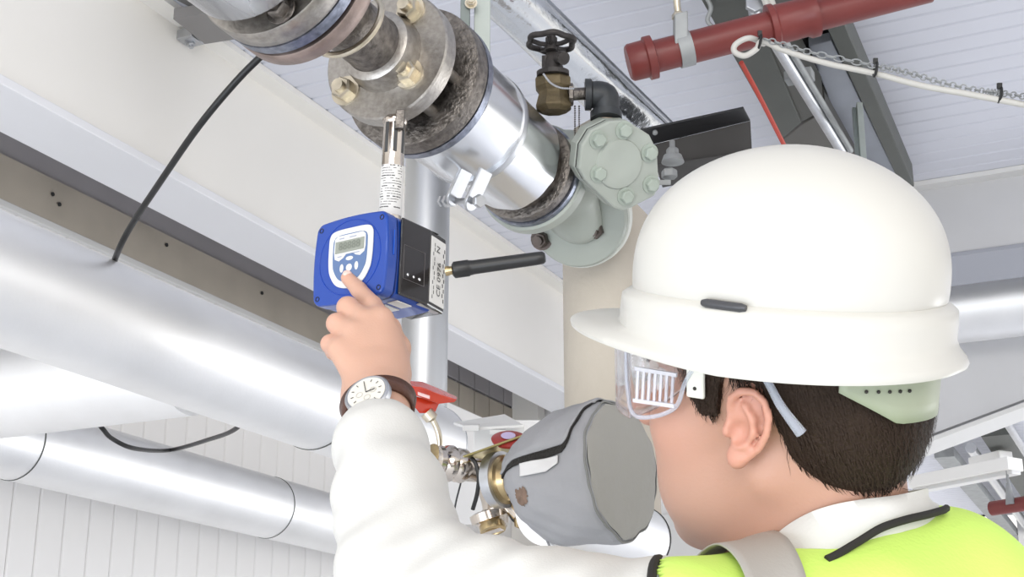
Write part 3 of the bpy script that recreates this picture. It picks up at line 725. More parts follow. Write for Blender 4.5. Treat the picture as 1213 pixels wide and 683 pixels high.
sheet(lv, [top, mid, bot], .004, Fv)
hood = build('lever_hood', lv, REDH, t, bevel=.0015, angle=60)
lv = G(); sheet(lv, [[rs(486, 468, -.012), rs(500, 471, .0), rs(520, 478, .01)], [rs(490, 480, -.012), rs(503, 482, .0), rs(518, 482, .01)], [rs(497, 489, -.01), rs(507, 489, .0), rs(516, 487, .01)]], .004, Fv)
build('lever_skirt', lv, REDH, t, bevel=.0015, angle=60)
build('painted_grip_highlight', G().box(rs(502, 468, -.032), (nrm(Rv*.9-Uv*.3), Uv, Fv), (.008, .002, .002)), mat('highlight_pink', (.75, .5, .48), .3), t)  # pale pink sliver painting a highlight on the glossy red hood
build('stem', G().tube(spline([rs(505, 488), rs(513, 498), rs(519, 512), rs(521, 528), rs(517, 545)], 20), [.009]*5+[.004]*16, 12), ZINCW, t)

# nickel valve train
t = thing('nickel_valve_train', P(575, 570, 1.80)-Zv*.08, 'cluster of nickel plated valve fittings between the sleeve and the grey jacket', 'valve')
a = P(512, 545, 1.76); b = P(572, 556, 1.80); d_ = nrm(b-a)
build('ribbed_union', G().lathe(a, d_, [(0, .010), (.004, .019), (.010, .020), (.012, .016), (.018, .022), (.026, .023), (.030, .018), (.036, .0215), (.044, .0215), (.050, .018), (.066, .017)], 32), CHROME, t)
build('flare', G().lathe(P(513, 545, 1.77), nrm(-d_+Uv*.2), [(0, .012), (.006, .020), (.008, .016)], 24), BRASSM, t)
c = P(578, 570, 1.80)
build('body', G().lathe(P(585, 622, 1.80), Uv, [(0, .014), (.004, .018), (.016, .018), (.020, .014), (.030, .016), (.046, .022), (.066, .021), (.080, .015), (.094, .012)], 32), CHROME, t)
build('lower_nut', G().lathe(P(577, 604, 1.77), nrm(Rv*.3-Uv*.9-Fv*.2), [(0, .019), (.002, .0235), (.012, .0235), (.014, .018), (.020, .016), (.026, .018), (.03, .014)], 32), CHROME, t)
build('drain_cap', G().lathe(P(582, 618, 1.76), nrm(Rv*.2-Uv*.8-Fv*.5), [(0, .013), (.004, .016), (.012, .016), (.0125, .011), (.009, .009)], 24), BRASSM, t)
dj = nrm(P(738, 556, 1.655)-P(622, 573, 1.73))
build('clamp_band', G().lathe(P(587, 569, 1.75), dj, [(0, .031), (0, .0345), (.013, .0345), (.013, .031)], 44), ZINC, t)
build('band_flange', G().lathe(P(589, 569, 1.75), dj, [(0, .022), (.004, .030), (.014, .030), (.016, .026), (.026, .022)], 44), BRASSM, t)
build('spigot', G().lathe(P(606, 569, 1.74), dj, [(0, .022), (.008, .030), (.016, .024), (.022, .031), (.032, .031), (.05, .024)], 36), CHROME, t)
build('side_elbow', G().tube(spline([P(601, 594, 1.76), P(612, 606, 1.75), P(625, 617, 1.74), P(634, 622, 1.74)], 12), .011, 16), CHROME, t)
build('hex_plug', G().hexa(P(617, 617, 1.74), nrm(-Fv+Rv*.3), .010, .008), BRASSM, t)
build('ring_cap', G().tube([P(634, 627, 1.73)+Rv*math.cos(s)*.015+nrm(Uv*.3+Fv*.7)*math.sin(s)*.010 for s in np.linspace(0, 6.283, 24)[:-1]], .0022, 8, closed=True), BLACK, t)
build('wire_handle', G().tube(spline([P(557, 541, 1.74), P(563, 548, 1.735), P(567, 565, 1.73), P(565, 585, 1.73), P(560, 603, 1.735)], 24), .0027, 8), BLACK, t)
build('black_clip', G().tube(spline([P(604, 600, 1.75), P(607, 612, 1.745), P(612, 617, 1.745)], 8), .0035, 8), BLACK, t)
t2 = thing('handle_plate', P(595, 520, 1.76), 'thin olive brass plate handle with a maroon cap above the nickel fittings', 'handle')
slab('plate', [P(549, 542, 1.72), P(628, 514, 1.76), P(634, 520, 1.82), P(590, 545, 1.82)], .003, mat('olive_brass', (.45, .38, .16), .3, .8, var=.2, vscale=40), t2)
a_ = nrm(Uv*.9-Fv*.35); 
build('cap', G().lathe(P(603, 522, 1.765), a_, [(0, .021), (.003, .022), (.005, .018), (.006, 0)], 32), mat('maroon_plastic', (.28, .03, .025), .3), t2)
build('cap_label', G().lathe(P(602, 521, 1.765)+a_*.0061, a_, [(0, .009), (.0006, .009), (.0007, 0)], 24), mat('lilac_label', (.5, .42, .62), .4), t2)
build('dark_wire', G().tube(spline([P(548, 560, 1.82), P(545, 575, 1.84), P(541, 590, 1.84), P(538, 605, 1.84)], 8), .0012, 6), BLACK, t)

# grey insulation jacket
JL = P(622, 573, 1.73); JR = P(738, 556, 1.655); JA = nrm(JR-JL); JN = np.linalg.norm(JR-JL)
e2j = nrm(-Fv-JA*(-Fv@JA)); e1j = nrm(np.cross(JA, e2j)); e1j = e1j if e1j@Uv > 0 else -e1j
def jr(s, th):
    base = np.interp(s, [0, .08, .2, .45, .8, .93, 1.0], [.040, .050, .060, .070, .0765, .078, .074])
    wob = .0022*math.sin(3*th+5*s)+.0014*math.sin(7*th-9*s)+.0008*math.sin(17*th+14*s)
    low = .012*max(0, -math.sin(th))**2*max(0, 1-abs(s-.35)*1.8)
    return base*1.04+wob+low
def jp(s, th, off=0.): return JL+JA*(s*JN)+(e2j*math.cos(th)+e1j*math.sin(th))*(jr(s, th)+off)
t = thing('insulation_jacket', JL-Zv*.1, 'grey fabric insulation jacket with black fastener edge, left of the safety glasses', 'insulation')
rows = [[jp(s, th) for th in np.linspace(0, 2*math.pi, 81)[:-1]] for s in np.linspace(0, 1, 40)]
build('sleeve', G().grid([[JL+(p-JL)*.6 for p in rows[0]]]+rows, close=True), CLOTH, t, angle=80)
rows = []
for k, f_ in enumerate(np.linspace(1, 0, 12)):
    rows.append([JL+JA*(JN*(1.0+.045*math.sqrt(max(0, 1-f_**3))))+(e2j*math.cos(th)+e1j*math.sin(th))*jr(1, th)*f_+JA*.0012*f_*f_*math.sin(5*th+6*f_) for th in np.linspace(0, 2*math.pi, 81)[:-1]])
build('end_panel', G().grid(rows, close=True), CLOTH2, t, angle=80)
build('piping', G().tube([jp(.985, th, .0012+.001*math.sin(9*th)) for th in np.linspace(0, 2*math.pi, 90)[:-1]], .0014, 6, closed=True), mat('piping_dark', (.20, .20, .19), .8), t)
R_ = math.radians
def patch(name, s0, s1, thlo, thhi, off, m, n=24, nt=10, par=None, thick=.0012):
    rows = []
    for k in range(n+1):
        s = s0+(s1-s0)*k/n; lo = thlo(s); hi_ = thhi(s)
        rows.append([jp(s, lo+(hi_-lo)*j/nt, off) for j in range(nt+1)])
    return build(name, G().grid(rows), m, par, solid=thick, angle=80)
lo = lambda s: R_(np.interp(s, [-.02, .1, .3, .76, .80, .93], [28, 35, 36, 38, 42, 80]))
patch('flap', -.02, .95, lo, lambda s: R_(118), .0035, CLOTH, par=t, n=40, thick=.002)
patch('velcro_edge', -.01, .80, lambda s: lo(s)-R_(7), lambda s: lo(s)+R_(3), .002, VELCRO, par=t, n=40)
patch('velcro_end', .79, .93, lambda s: lo(s)-R_(6), lambda s: lo(s)+R_(14), .0022, VELCRO, par=t)
patch('tag', .30, .72, lambda s: R_(17+(0 if s < .6 else (s-.6)*45)), lambda s: R_(29), .003, mat('tag_white', (.62, .61, .60), .6), par=t)
SR_ = np.random.default_rng(9).uniform(.82, 1.28, 40)
sx = .27
rows = [[jp(sx+.075*rr_*math.cos(a_)*SR_[k_], R_(-2)+R_(8.5)*rr_*math.sin(a_)*SR_[k_], .0008) for k_, a_ in enumerate( np.linspace(0, 6.283, 37)[:-1])] for rr_ in (1, .6, .02)]
build('stain', G().grid(rows, close=True), STAIN, t)
build('drawstring', G().tube(spline([jp(.02, R_(200)), P(648, 640, 1.70), P(664, 653, 1.68), P(668, 658, 1.68)], 12), .0015, 6), CLOTH, t)
# silver pipe below jacket
a = P(640, 606, 1.86); 
t = thing('short_clad_pipe', a, 'silver clad pipe end poking out under the grey jacket', 'pipe')
ao = P(690, 615, 1.80); be = ao+Yv*.20
build('cladding', G().cyl(ao-Yv*.10, be, .046, n=56), CLAD2, t)
build('end_ring', G().lathe(be-Yv*.001, Yv, [(0, .046), (0, .0472), (.002, .0472), (.002, .046)], 56), TRAYD, t)

# ------------------------------------------------------------------ blue meter
al = math.radians(35)
mr = Rv*math.cos(al)-Fh*math.sin(al); mn = -Fh*math.cos(al)-Rv*math.sin(al)
tilt = math.radians(1.5); mu = nrm(Zv*math.cos(tilt)+mr*math.sin(tilt)); mr = np.cross(mu, mn); mr = mr if mr@Rv > 0 else -mr
MO = P(414, 306, 1.555)
def M(x, y, z=0.): return MO+mr*x+mu*y+mn*z
def bulge(wd, ht, r, b, n=8):
    pts = []
    for cx, cy, a0 in [(wd-r, ht-r, 0), (-wd+r, ht-r, 90), (-wd+r, -ht+r, 180), (wd-r, -ht+r, 270)]:
        for k in range(n+1):
            a_ = math.radians(a0+90*k/n); pts.append((cx+r*math.cos(a_), cy+r*math.sin(a_)))
    out = []
    N_ = len(pts)
    for i in range(N_):
        p = pts[i]; q = pts[(i+1) % N_]; out.append(p)
        if math.hypot(p[0]-q[0], p[1]-q[1]) > .02:
            for k in range(1, 12): s = k/12; out.append((p[0]*(1-s)+q[0]*s, p[1]*(1-s)+q[1]*s))
    return [(x*(1+b*(1-(y/ht)**2)), y*(1+b*(1-(x/wd)**2))) for x, y in out]
t = thing('meter', M(0, -.05, -.04), 'blue and black digital meter being pressed by the index finger', 'meter')
cov = [(x, y) for x, y in bulge(.0495, .0465, .008, .07)]
build('front_cover', G().prism(cov, MO, mr, mu, mn, -.018, 0), BLUE, t, bevel=.0025)
build('cover_seam', G().prism([(x*.985, y*.985) for x, y in cov], MO, mr, mu, mn, -.0195, -.018), mat('dark_blue_seam', (.005, .02, .14), .4), t)
build('housing', G().prism([(min(x, .051), y) for x, y in bulge(.0485, .0455, .006, .05)], MO, mr, mu, mn, -.085, -.0195), BLUE, t, bevel=.002)
# recessed disc ring on the cover
for r_, nm in ((.0435, 'cover_ring'),):
    build(nm, G().tube([M(math.cos(s)*r_, .002+math.sin(s)*r_*.98, .0001) for s in np.linspace(0, 6.283, 72)[:-1]], .0007, 6, closed=True), mat('ring_blue', (.01, .05, .33), .3), t)
def shield(wx, top, botm, flat):
    pts = []
    # upper rounded rectangle then tapering to a rounded bottom
    ctrl = [(-wx*.72, top), (0, top*1.03), (wx*.72, top), (wx*.96, top*.82), (wx, top*.4), (wx*.98, -.008), (wx*.88, botm*.55), (wx*.56, botm*.88), (0, botm), (-wx*.56, botm*.88), (-wx*.88, botm*.55), (-wx*.98, -.008), (-wx, top*.4), (-wx*.96, top*.82)]
    m = len(ctrl)
    for k in range(m):
        a_, b_, c_, d_ = [np.array(ctrl[(k+j-1) % m]) for j in range(4)]
        for i in range(5):
            s = i/5; pts.append(tuple(.5*((2*b_)+(-a_+c_)*s+(2*a_-5*b_+4*c_-d_)*s*s+(-a_+3*b_-3*c_+d_)*s**3)))
    return pts
SO = M(.002, .004)
build('bezel', G().prism(shield(.0315, .030, -.038, 0), SO, mr, mu, mn, 0, .0018), WHITEP, t, bevel=.0006)
build('keypad', G().prism(shield(.0245, .0235, -.031, 0), SO, mr, mu, mn, .0018, .0024), PANELB, t)
lw = [(-.0225, .006), (-.022, .020), (-.018, .023), (.018, .023), (.022, .020), (.0225, .006), (.021, .000), (.015, -.0035), (.009, -.002), (.005, .001), (-.005, .001), (-.009, -.003), (-.015, -.006), (-.021, -.003)]
build('screen_surround', G().prism(lw, SO, mr, mu, mn, .0024, .0029), LCDF, t)
lcd = build('screen', G().prism([(-.0205, .003), (.0205, .003), (.0205, .0165), (-.0205, .0165)], SO, mr, mu, mn, .0029, .0034), LCDM, t)
build('digits', text_geo('88888', .0125, SO+mu*.0098, mr, mu, mn, lift=.0034), LCDI, lcd)
tx = G()
for (x, y, wd) in [(-.012, .0196, .007), (.004, .0196, .010), (-.014, -.001, .006), (.010, .0005, .009)]: tx.box(SO+mr*x+mu*y+mn*.0029, (mr, mu, mn), (wd/2, .0006, .0002))
build('printed_marks', tx, mat('grey_ink', (.3, .32, .4), .6), t)
for (x, y, rx, ry) in [(0, -.0045, .0052, .0024), (-.0105, -.0145, .0026, .0048), (.0105, -.0145, .0026, .0048), (0, -.0150, .0042, .0042), (0, -.0245, .0052, .0024)]:
    build('key', G().ell(SO+mr*x+mu*y+mn*.0024, (mr, mu, mn), (rx, ry, .0012), 20, 8), KEYM, t)
for sx_, sy_ in ((-1, 1), (1, 1), (1, -1), (-1, -1)):
    q = M(sx_*.0435, sy_*.0395, .0)
    build('screw', G().lathe(q-mn*.003, mn, [(0, .0028), (.0034, .0030), (.0036, .0022), (.0026, .0018)], 16), BLACK, t)
# embossed logo lettering on the blue side
pts_e = M(.0522, .010, -.0105)
build('embossed_letters', text_geo('LINK', .013, M(.0535, .012, -.010), mu*-1, -mn*.8, mr, lift=.0006).add(text_geo('O', .012, M(.0535, -.022, -.010), -mu, -mn*.8, mr, lift=.0006).v, []) if False else G().box(M(.0537, .012, -.010), (mu, mn, mr), (.014, .0004, .0005)), mat('embossed_blue', (.02, .10, .5), .25), t)
# black module: plan polygon (mr, -mn)
def MP(x, dpt): return (x, dpt)
bp2 = [(.0505, .022), (.0545, .022), (.0545, .070), (.0475, .108), (.0, .108), (.0, .086), (.0505, .086)]
top_y, bot_y = .043, -.045
mod = build('radio_module', G().prism(bp2, MO, mr, -mn, mu, -.043, .0445), BLKPL, t, bevel=.002)
# lighter underside vent
und = build('vent_recess', G().prism([(.044, .060), (.052, .060), (.046, .100), (.040, .100)], MO, mr, -mn, mu, -.0440, -.0428), mat('recess_grey', (.35, .33, .33), .3), mod)
build('status_leds', G().ell(M(.0546, -.018, -.034), (mr, mu, mn), (.0008, .0016, .0016), 10, 6).ell(M(.0546, -.018, -.044), (mr, mu, mn), (.0008, .0016, .0016), 10, 6).ell(M(.0546, -.018, -.054), (mr, mu, mn), (.0008, .0016, .0022), 10, 6), LEDM, mod)
fr = G()
for (a1, a2) in [((-.026, .014), (-.062, .014)), ((-.062, .014), (-.062, -.024)), ((-.062, -.024), (-.026, -.024)), ((-.026, -.024), (-.026, .014))]:
    fr.beam(M(.0547, a1[1], a1[0]), M(.0547, a2[1], a2[0]), .0007, .0004)
build('window_outline', fr, mat('outline_grey', (.11, .10, .10), .4), mod)
# label on the turned face
la = M(.0545, 0, -.070); lb = M(.0475, 0, -.108); ld = nrm(lb-la); ln = nrm(np.cross(ld, mu)); ln = ln if ln@mr > 0 else -ln
lc = (la+lb)/2+ln*.0006
lab = build('rating_label', G().box(lc-mu*.0, (ld, mu, ln), (.0165, .038, .0005)), PAPER, mod)
tt = text_geo('CE 0976', .0115, lc-ld*-.002-mu*.008, mu, -ld, ln, lift=.0006)
t3 = text_geo('N', .011, lc+mu*.026-ld*.001, mu, -ld, ln, lift=.0006)
tt.add(t3.v, t3.f)
for k in range(11): tt.box(lc+ld*(.0115 if k % 2 else .014)+mu*(-.03+k*.0058)+ln*.0006, (ld, mu, ln), (.0009, .0022, .0001))
for k in range(12): tt.box(lc-ld*(.009 if k % 3 else .0118)+mu*(-.031+k*.0055)+ln*.0006, (ld, mu, ln), (.0006, .0021, .0001))
build('printing', tt, INK, lab)
# white sticker on the underside of the housing
build('underside_label', G().box(M(.012, -.0475, -.045), (mr, mn, mu), (.014, .012, .0006)).box(M(.038, -.0470, -.042), (mr, mn, mu), (.007, .012, .0006)), PAPER, t)
# antenna
aa = P(528, 321, 1.60); ab = P(650, 304, 1.585); ad = nrm(ab-aa)
an = thing('antenna', aa, 'black rubber stub antenna sticking out to the right of the meter', 'antenna')
build('connector', G().lathe(aa, ad, [(0, .0055), (.004, .0055), (.004, .0048), (.008, .0048), (.008, .006), (.012, .006)], 20), BRASSM, an)
build('rod', G().lathe(aa+ad*.008, ad, [(0, .007), (.002, .0094), (.018, .0094), (.019, .0086), (.024, .0080), (.095, .0074), (.102, .0070), (.1045, .0050), (.105, 0)], 28), mat('antenna_rubber', (.02, .02, .02), .38), an)
# sensor stem and label
s0 = P(462, 252, 1.60); s1 = P(468, 142, 1.62); sdv = nrm(s1-s0); SL = np.linalg.norm(s1-s0)
st = thing('sensor_stem', s0, 'slotted steel sensor stem joining the blue meter to the flange above', 'sensor')
build('tube', G().cyl(s0-sdv*.01, s1, .0125, n=32), CHROME, st)
for ph in (-35, 12, 60, 150, 240):
    d_ = nrm(-Fh*math.cos(math.radians(ph))+Rv*math.sin(math.radians(ph))); c = s0+sdv*SL*.78
    build('slot', G().box(c+d_*.0122, (sdv, d_, np.cross(sdv, d_)), (.018, .0008, .0024)), INK, st, bevel=.001)
build('cap', G().lathe(s1, -sdv, [(-.004, .010), (0, .014), (.004, .014), (.006, .0125)], 28), CHROME, st)
build('side_lug', G().box(P(474, 142, 1.605), (sdv, Rv, Fh), (.011, .005, .004)), STEELD, st, bevel=.001)
lb_ = build('paper_label', G().lathe(s0-sdv*.004, sdv, [(0, .01255), (0, .0129), (SL*.53, .0129), (SL*.53, .01255)], 40), PAPER, st)
lt = G(); rr_ = random.Random(3)
for k in range(17):
    zz = SL*(.03+.47*k/17)+.001; a0 = -60+rr_.random()*12; 
    while a0 < 60:
        wd = rr_.uniform(4, 16)
        if rr_.random() < .72:
            for s in np.arange(a0, min(a0+wd, 62), 4):
                d_ = nrm(-Fh*math.cos(math.radians(s))+Rv*math.sin(math.radians(s))); d_ = nrm(d_-sdv*(d_@sdv))
                lt.box(s0+sdv*zz+d_*.01292, (sdv, d_, np.cross(sdv, d_)), (.00035 if k % 4 else .0006, .0001, .00046))
        a0 += wd+4
build('printing', lt, INK, lb_)

# ------------------------------------------------------------------ the person
hv = nrm(-.83*Rv+.10*Uv+.54*Fv); hs = -.53*Rv-.22*Uv-.82*Fv; hs = nrm(hs-hv*(hs@hv)); hu = np.cross(hv, hs); hu = hu if hu@Uv > 0 else -hu
HO = P(933, 471, 1.12)
def HL(x, y, z): return HO+hv*x+hs*y+hu*z
Wr = P(447, 466, 1.42)
handpts = {}
kn = {'index': P(452, 378, 1.478), 'middle': P(432, 380, 1.475), 'ring': P(417, 394, 1.462), 'pinky': P(402, 414, 1.45)}
tips = {
 'index': [kn['index'], P(441, 361, 1.502), P(425, 343, 1.530), P(412, 329, 1.5475)],
 'middle': [kn['middle'], P(412, 364, 1.492), P(414, 372, 1.520), P(424, 382, 1.522)],
 'ring': [kn['ring'], P(399, 383, 1.475), P(402, 392, 1.502), P(413, 402, 1.505)],
 'pinky': [kn['pinky'], P(391, 407, 1.462), P(395, 417, 1.483), P(406, 424, 1.486)]}
frad = {'index': (.0112, .0100, .0088, .0078), 'middle': (.0115, .0115, .0095, .0085), 'ring': (.0110, .0108, .009, .008), 'pinky': (.0105, .0095, .008, .007)}
ELB = P(497, 702, 1.22); SHL = P(815, 792, 1.00)
NB = P(990, 728, 1.13)
def hand_sdf(p):
    d = None
    root = {'index': P(459, 445, 1.432), 'middle': P(450, 445, 1.432), 'ring': P(438, 447, 1.43), 'pinky': P(428, 449, 1.425)}
    for k in kn:
        e = rc(p, root[k], kn[k], .0165, .0118); d = e if d is None else su(d, e, .012)
    d = su(d, rc(p, P(452, 430, 1.455), P(425, 400, 1.48), .017, .015), .012)
    d = su(d, rc(p, P(465, 440, 1.445), P(462, 400, 1.475), .017, .013), .012)
    # thumb behind the palm on the right
    d = su(d, polyd(p, [P(467, 446, 1.455), P(471, 412, 1.495), P(462, 388, 1.520), P(452, 378, 1.535)], [.0165, .013, .0105, .0085], .006), .010)
    for k in kn:
        e = polyd(p, tips[k], frad[k], .003); d = su(d, e, .0055 if k != 'index' else .007)
    return d
def limb_sdf(p):
    d = rc(p, Wr, P(447, 447, 1.435), .0270, .0255)
    d = su(d, rc(p, P(430, 470, 1.425), P(462, 466, 1.42), .0215, .0215), .010)
    d = su(d, rc(p, ELB, P(446, 480, 1.405), .042, .029), .02)
    d = su(d, rc(p, ELB, SHL, .043, .052), .02)
    return d
TR = P(1205, 800, 1.27); BK = P(1100, 735, 1.12)
def torso_sdf(p):
    d = rc(p, SHL, NB-Zv*.02, .058, .062); d = su(d, rc(p, NB, BK, .055, .058), .04); d = su(d, rc(p, BK-Zv*.02, TR, .055, .058), .05); d = su(d, rc(p, BK, P(1030, 765, 1.04), .052, .050), .05)
    cc_ = NB+Fh*.03+Rv*.04-Zv*.24
    d = su(d, el(p, cc_, (Rv, Fh, Zv), (.165, .15, .26)), .08)
    return d
def head_sdf(p):
    q = np.stack([(p-HO)@hv, (p-HO)@hs, (p-HO)@hu], 1); I3 = np.eye(3)
    d = el(q, (-.008, 0, .045), I3, (.097, .076, .083))
    d = su(d, el(q, (.036, 0, -.022), I3, (.064, .060, .090)), .03)
    for s in (1, -1):
        d = su(d, rc(q, (-.005, s*.052, -.045), (.064, s*.020, -.113), .019, .018), .025)
        d = su(d, el(q, (.070, s*.035, -.022), I3, (.030, .026, .030)), .02)
        d = su(d, el(q, (.060, s*.030, -.070), I3, (.036, .028, .042)), .02)
        d = ss(d, el(q, (.103, s*.032, .012), I3, (.012, .016, .011)), .012)
    d = su(d, el(q, (.078, 0, -.116), I3, (.018, .022, .015)), .018)
    d = su(d, rc(q, (.090, -.028, .030), (.090, .028, .030), .010, .010), .012)
    d = su(d, rc(q, (.098, 0, .018), (.127, 0, -.026), .007, .0115), .010)
    for s in (1, -1): d = su(d, el(q, (.117, s*.011, -.030), I3, (.010, .007, .008)), .006)
    d = su(d, rc(q, (.101, -.018, -.060), (.101, .018, -.060), .006, .006), .006)
    d = su(d, rc(q, (.099, -.015, -.071), (.099, .015, -.071), .0065, .0065), .005)
    # neck
    d = su(d, rc(p, HL(-.030, 0, -.03), NB+Zv*.01+Rv*.005, .058, .062), .025)
    d = su(d, rc(p, HL(.012, 0, -.06), NB+Zv*.0-Rv*.03, .042, .055), .03)
    # ears
    for s in (1, -1):
        e = ear_sdf(q*np.array([1, s, 1])); d = su(d, e, .0035)
    return d
EC = np.array([.000, .080, .000])
earax = np.array([nrm([.97, .18, .18]), nrm([-.16, .93, .0]), nrm([-.2, -.0, .97])])
def ear_sdf(q):
    # local plane coords of the ear: u forward, w outward, h up
    r = (q-EC)@earax.T; u, w_, h = r[:, 0], r[:, 1], r[:, 2]
    pts = []
    for a_ in np.linspace(-35, 255, 13):
        rad = math.radians(a_); rx = .0175 if math.cos(rad) > 0 else .0185
        pts.append((rx*math.cos(rad)*(-1)*-1, .0035+.002*math.sin(rad), .006+.025*math.sin(rad)))
    # helix: from front root over the top to the back and lobe
    hel = [(.010, -.001, .002), (.013, .002, .012), (.013, .005, .022), (.007, .007, .030), (-.003, .008, .0325), (-.012, .009, .028), (-.0175, .010, .018), (-.0185, .010, .005), (-.015, .008, -.008), (-.008, .006, -.018), (.000, .004, -.026)]
    d = None
    for i in range(len(hel)-1):
        e = rc(r, hel[i], hel[i+1], .0033, .0033); d = e if d is None else np.minimum(d, e)
    d = su(d, el(r, (-.003, .001, .007), np.eye(3), (.0155, .0048, .024)), .004)
    d = su(d, el(r, (.001, .002, -.022), np.eye(3), (.0085, .0055, .010)), .006)
    ah = [(.002, .007, .020), (-.006, .0085, .012), (-.0085, .0085, .002), (-.004, .007, -.010), (.002, .006, -.013)]
    for i in range(len(ah)-1): d = su(d, rc(r, ah[i], ah[i+1], .0028, .0028), .003)
    d = su(d, el(r, (.012, .002, -.004), np.eye(3), (.004, .005, .0065)), .004)
    d = ss(d, el(r, (.003, .009, -.001), np.eye(3), (.0075, .0085, .0095)), .003)
    return d
def body_all(p):
    d = su(head_sdf(p), torso_sdf(p), .025)
    return su(su(d, limb_sdf(p), .02), hand_sdf(p), .010)
allp = np.array([HO+hu*.2, HO-hv*.2, HO+hv*.2, HO+hs*.15, HO-hs*.15, *tips['index'], *tips['middle'], *tips['pinky'], Wr, ELB, SHL, BK, TR, NB-Zv*.16])
lo_ = allp.min(0)-.09; hi_ = allp.max(0)+.09; lo_[2] = NB[2]-.20
vv, qq = surfnet(body_all, lo_, hi_, .0024)
vv = smoothv(vv, qq, 1)
FOOT = V3(NB[0], NB[1], 0)
person = thing('person', FOOT, 'man in white shirt and yellow vest reaching up to press the meter', 'person')
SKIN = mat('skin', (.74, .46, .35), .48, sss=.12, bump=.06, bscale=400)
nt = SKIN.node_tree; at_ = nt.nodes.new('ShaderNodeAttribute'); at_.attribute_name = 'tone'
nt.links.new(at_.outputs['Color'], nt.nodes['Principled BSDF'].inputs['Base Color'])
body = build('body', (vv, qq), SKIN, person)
qh = np.stack([(vv-HO)@hv, (vv-HO)@hs, (vv-HO)@hu], 1)
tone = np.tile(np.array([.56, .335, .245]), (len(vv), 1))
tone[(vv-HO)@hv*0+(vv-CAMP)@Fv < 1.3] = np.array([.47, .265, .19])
def blush(mask, c):
    global tone
    tone = tone*(1-mask[:, None])+np.array(c)*mask[:, None]
ed = np.minimum(np.abs(ear_sdf(qh)), np.abs(ear_sdf(qh*np.array([1, -1, 1])))); blush(np.clip(1-ed/.008, 0, 1)*.6*(np.abs(qh[:, 1]) > .06), (.60, .27, .20))
blush(np.exp(-((qh-np.array([.07, .04, -.02]))**2).sum(1)/.03**2)*.45, (.64, .32, .25))
blush(np.exp(-((qh-np.array([.127, 0, -.026]))**2).sum(1)/.018**2)*.6, (.62, .26, .21))
blush(np.exp(-((qh-np.array([.06, .03, -.095]))**2).sum(1)/.045**2)*.35, (.50, .36, .31))
for k in tips: blush(np.exp(-((vv-tips[k][1 if k != 'index' else 3])**2).sum(1)/.011**2)*.4, (.68, .33, .25))
lipm = np.exp(-(((qh-np.array([.096, 0, -.063]))/np.array([.01, .022, .010]))**2).sum(1)); blush(np.clip(lipm, 0, 1)*.7, (.60, .26, .24))
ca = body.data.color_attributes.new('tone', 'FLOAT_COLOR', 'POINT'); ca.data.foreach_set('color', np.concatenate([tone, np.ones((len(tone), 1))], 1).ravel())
# eyes
for s in (1, -1):
    e = build('eye', G().ell(HL(.088, s*.032, .012), (hv, hs, hu), (.0118,)*3, 20, 12), mat('eye_white', (.8, .78, .76), .2), person)
    build('iris', G().ell(HL(.0965, s*.032, .013), (hv, hs, hu), (.004, .0055, .0055), 16, 8), mat('iris_brown', (.08, .04, .02), .15), e)
    build('eyebrow', G().tube([HL(.101-.008*abs(k-2)*.5, s*(.014+.010*k), .034+.002*math.sin(k)) for k in range(5)], [.002, .003, .003, .0028, .0015], 8), mat('brow_brown', (.03, .017, .012), .9), person)
# nails
for k in ('index',):
    a0, a1 = tips[k][2], tips[k][3]; d_ = nrm(a1-a0); nn = nrm(Uv*.75-Fv*.25-Rv*.15); nn = nrm(nn-d_*(nn@d_))
    build('fingernail', G().ell(a1+d_*.000+nn*.0055, (d_, np.cross(d_, nn), nn), (.0062, .0050, .0026), 18, 10), mat('nail', (.80, .55, .48), .25), person)

# hair
def hair_sdf(p):
    q = np.stack([(p-HO)@hv, (p-HO)@hs, (p-HO)@hu], 1); I3 = np.eye(3)
    d = el(q, (-.010, 0, .045), I3, (.1015, .0805, .088))
    d = su(d, el(q, (-.055, 0, -.008), I3, (.055, .066, .060)), .03)
    d = su(d, el(q, (.012, 0, .03), I3, (.080, .0775, .075)), .01)
    # cut: keep above hair line
    x, y, z = q[:, 0], np.abs(q[:, 1]), q[:, 2]
    line = np.interp(x, [-.14, -.10, -.06, -.034, -.024, -.012, .020, .026, .046, .052, .07, .09], [-.060, -.060, -.064, -.052, -.005, .034, .036, .002, -.004, .012, .040, .075])
    line = line+.0015*np.sin(x*900+y*400)
    cut = (line-z)*.6
    d = np.maximum(d, cut)
    d = np.maximum(d, x-.078)
    return d
vv2, qq2 = surfnet(hair_sdf, HO-.2, HO+.2, .003)
HAIR = mat('dark_brown_hair', (.030, .018, .012), .6, bump=.5, bscale=350, spec=.2)
hair = build('hair', (smoothv(vv2, qq2, 1), qq2), HAIR, person)
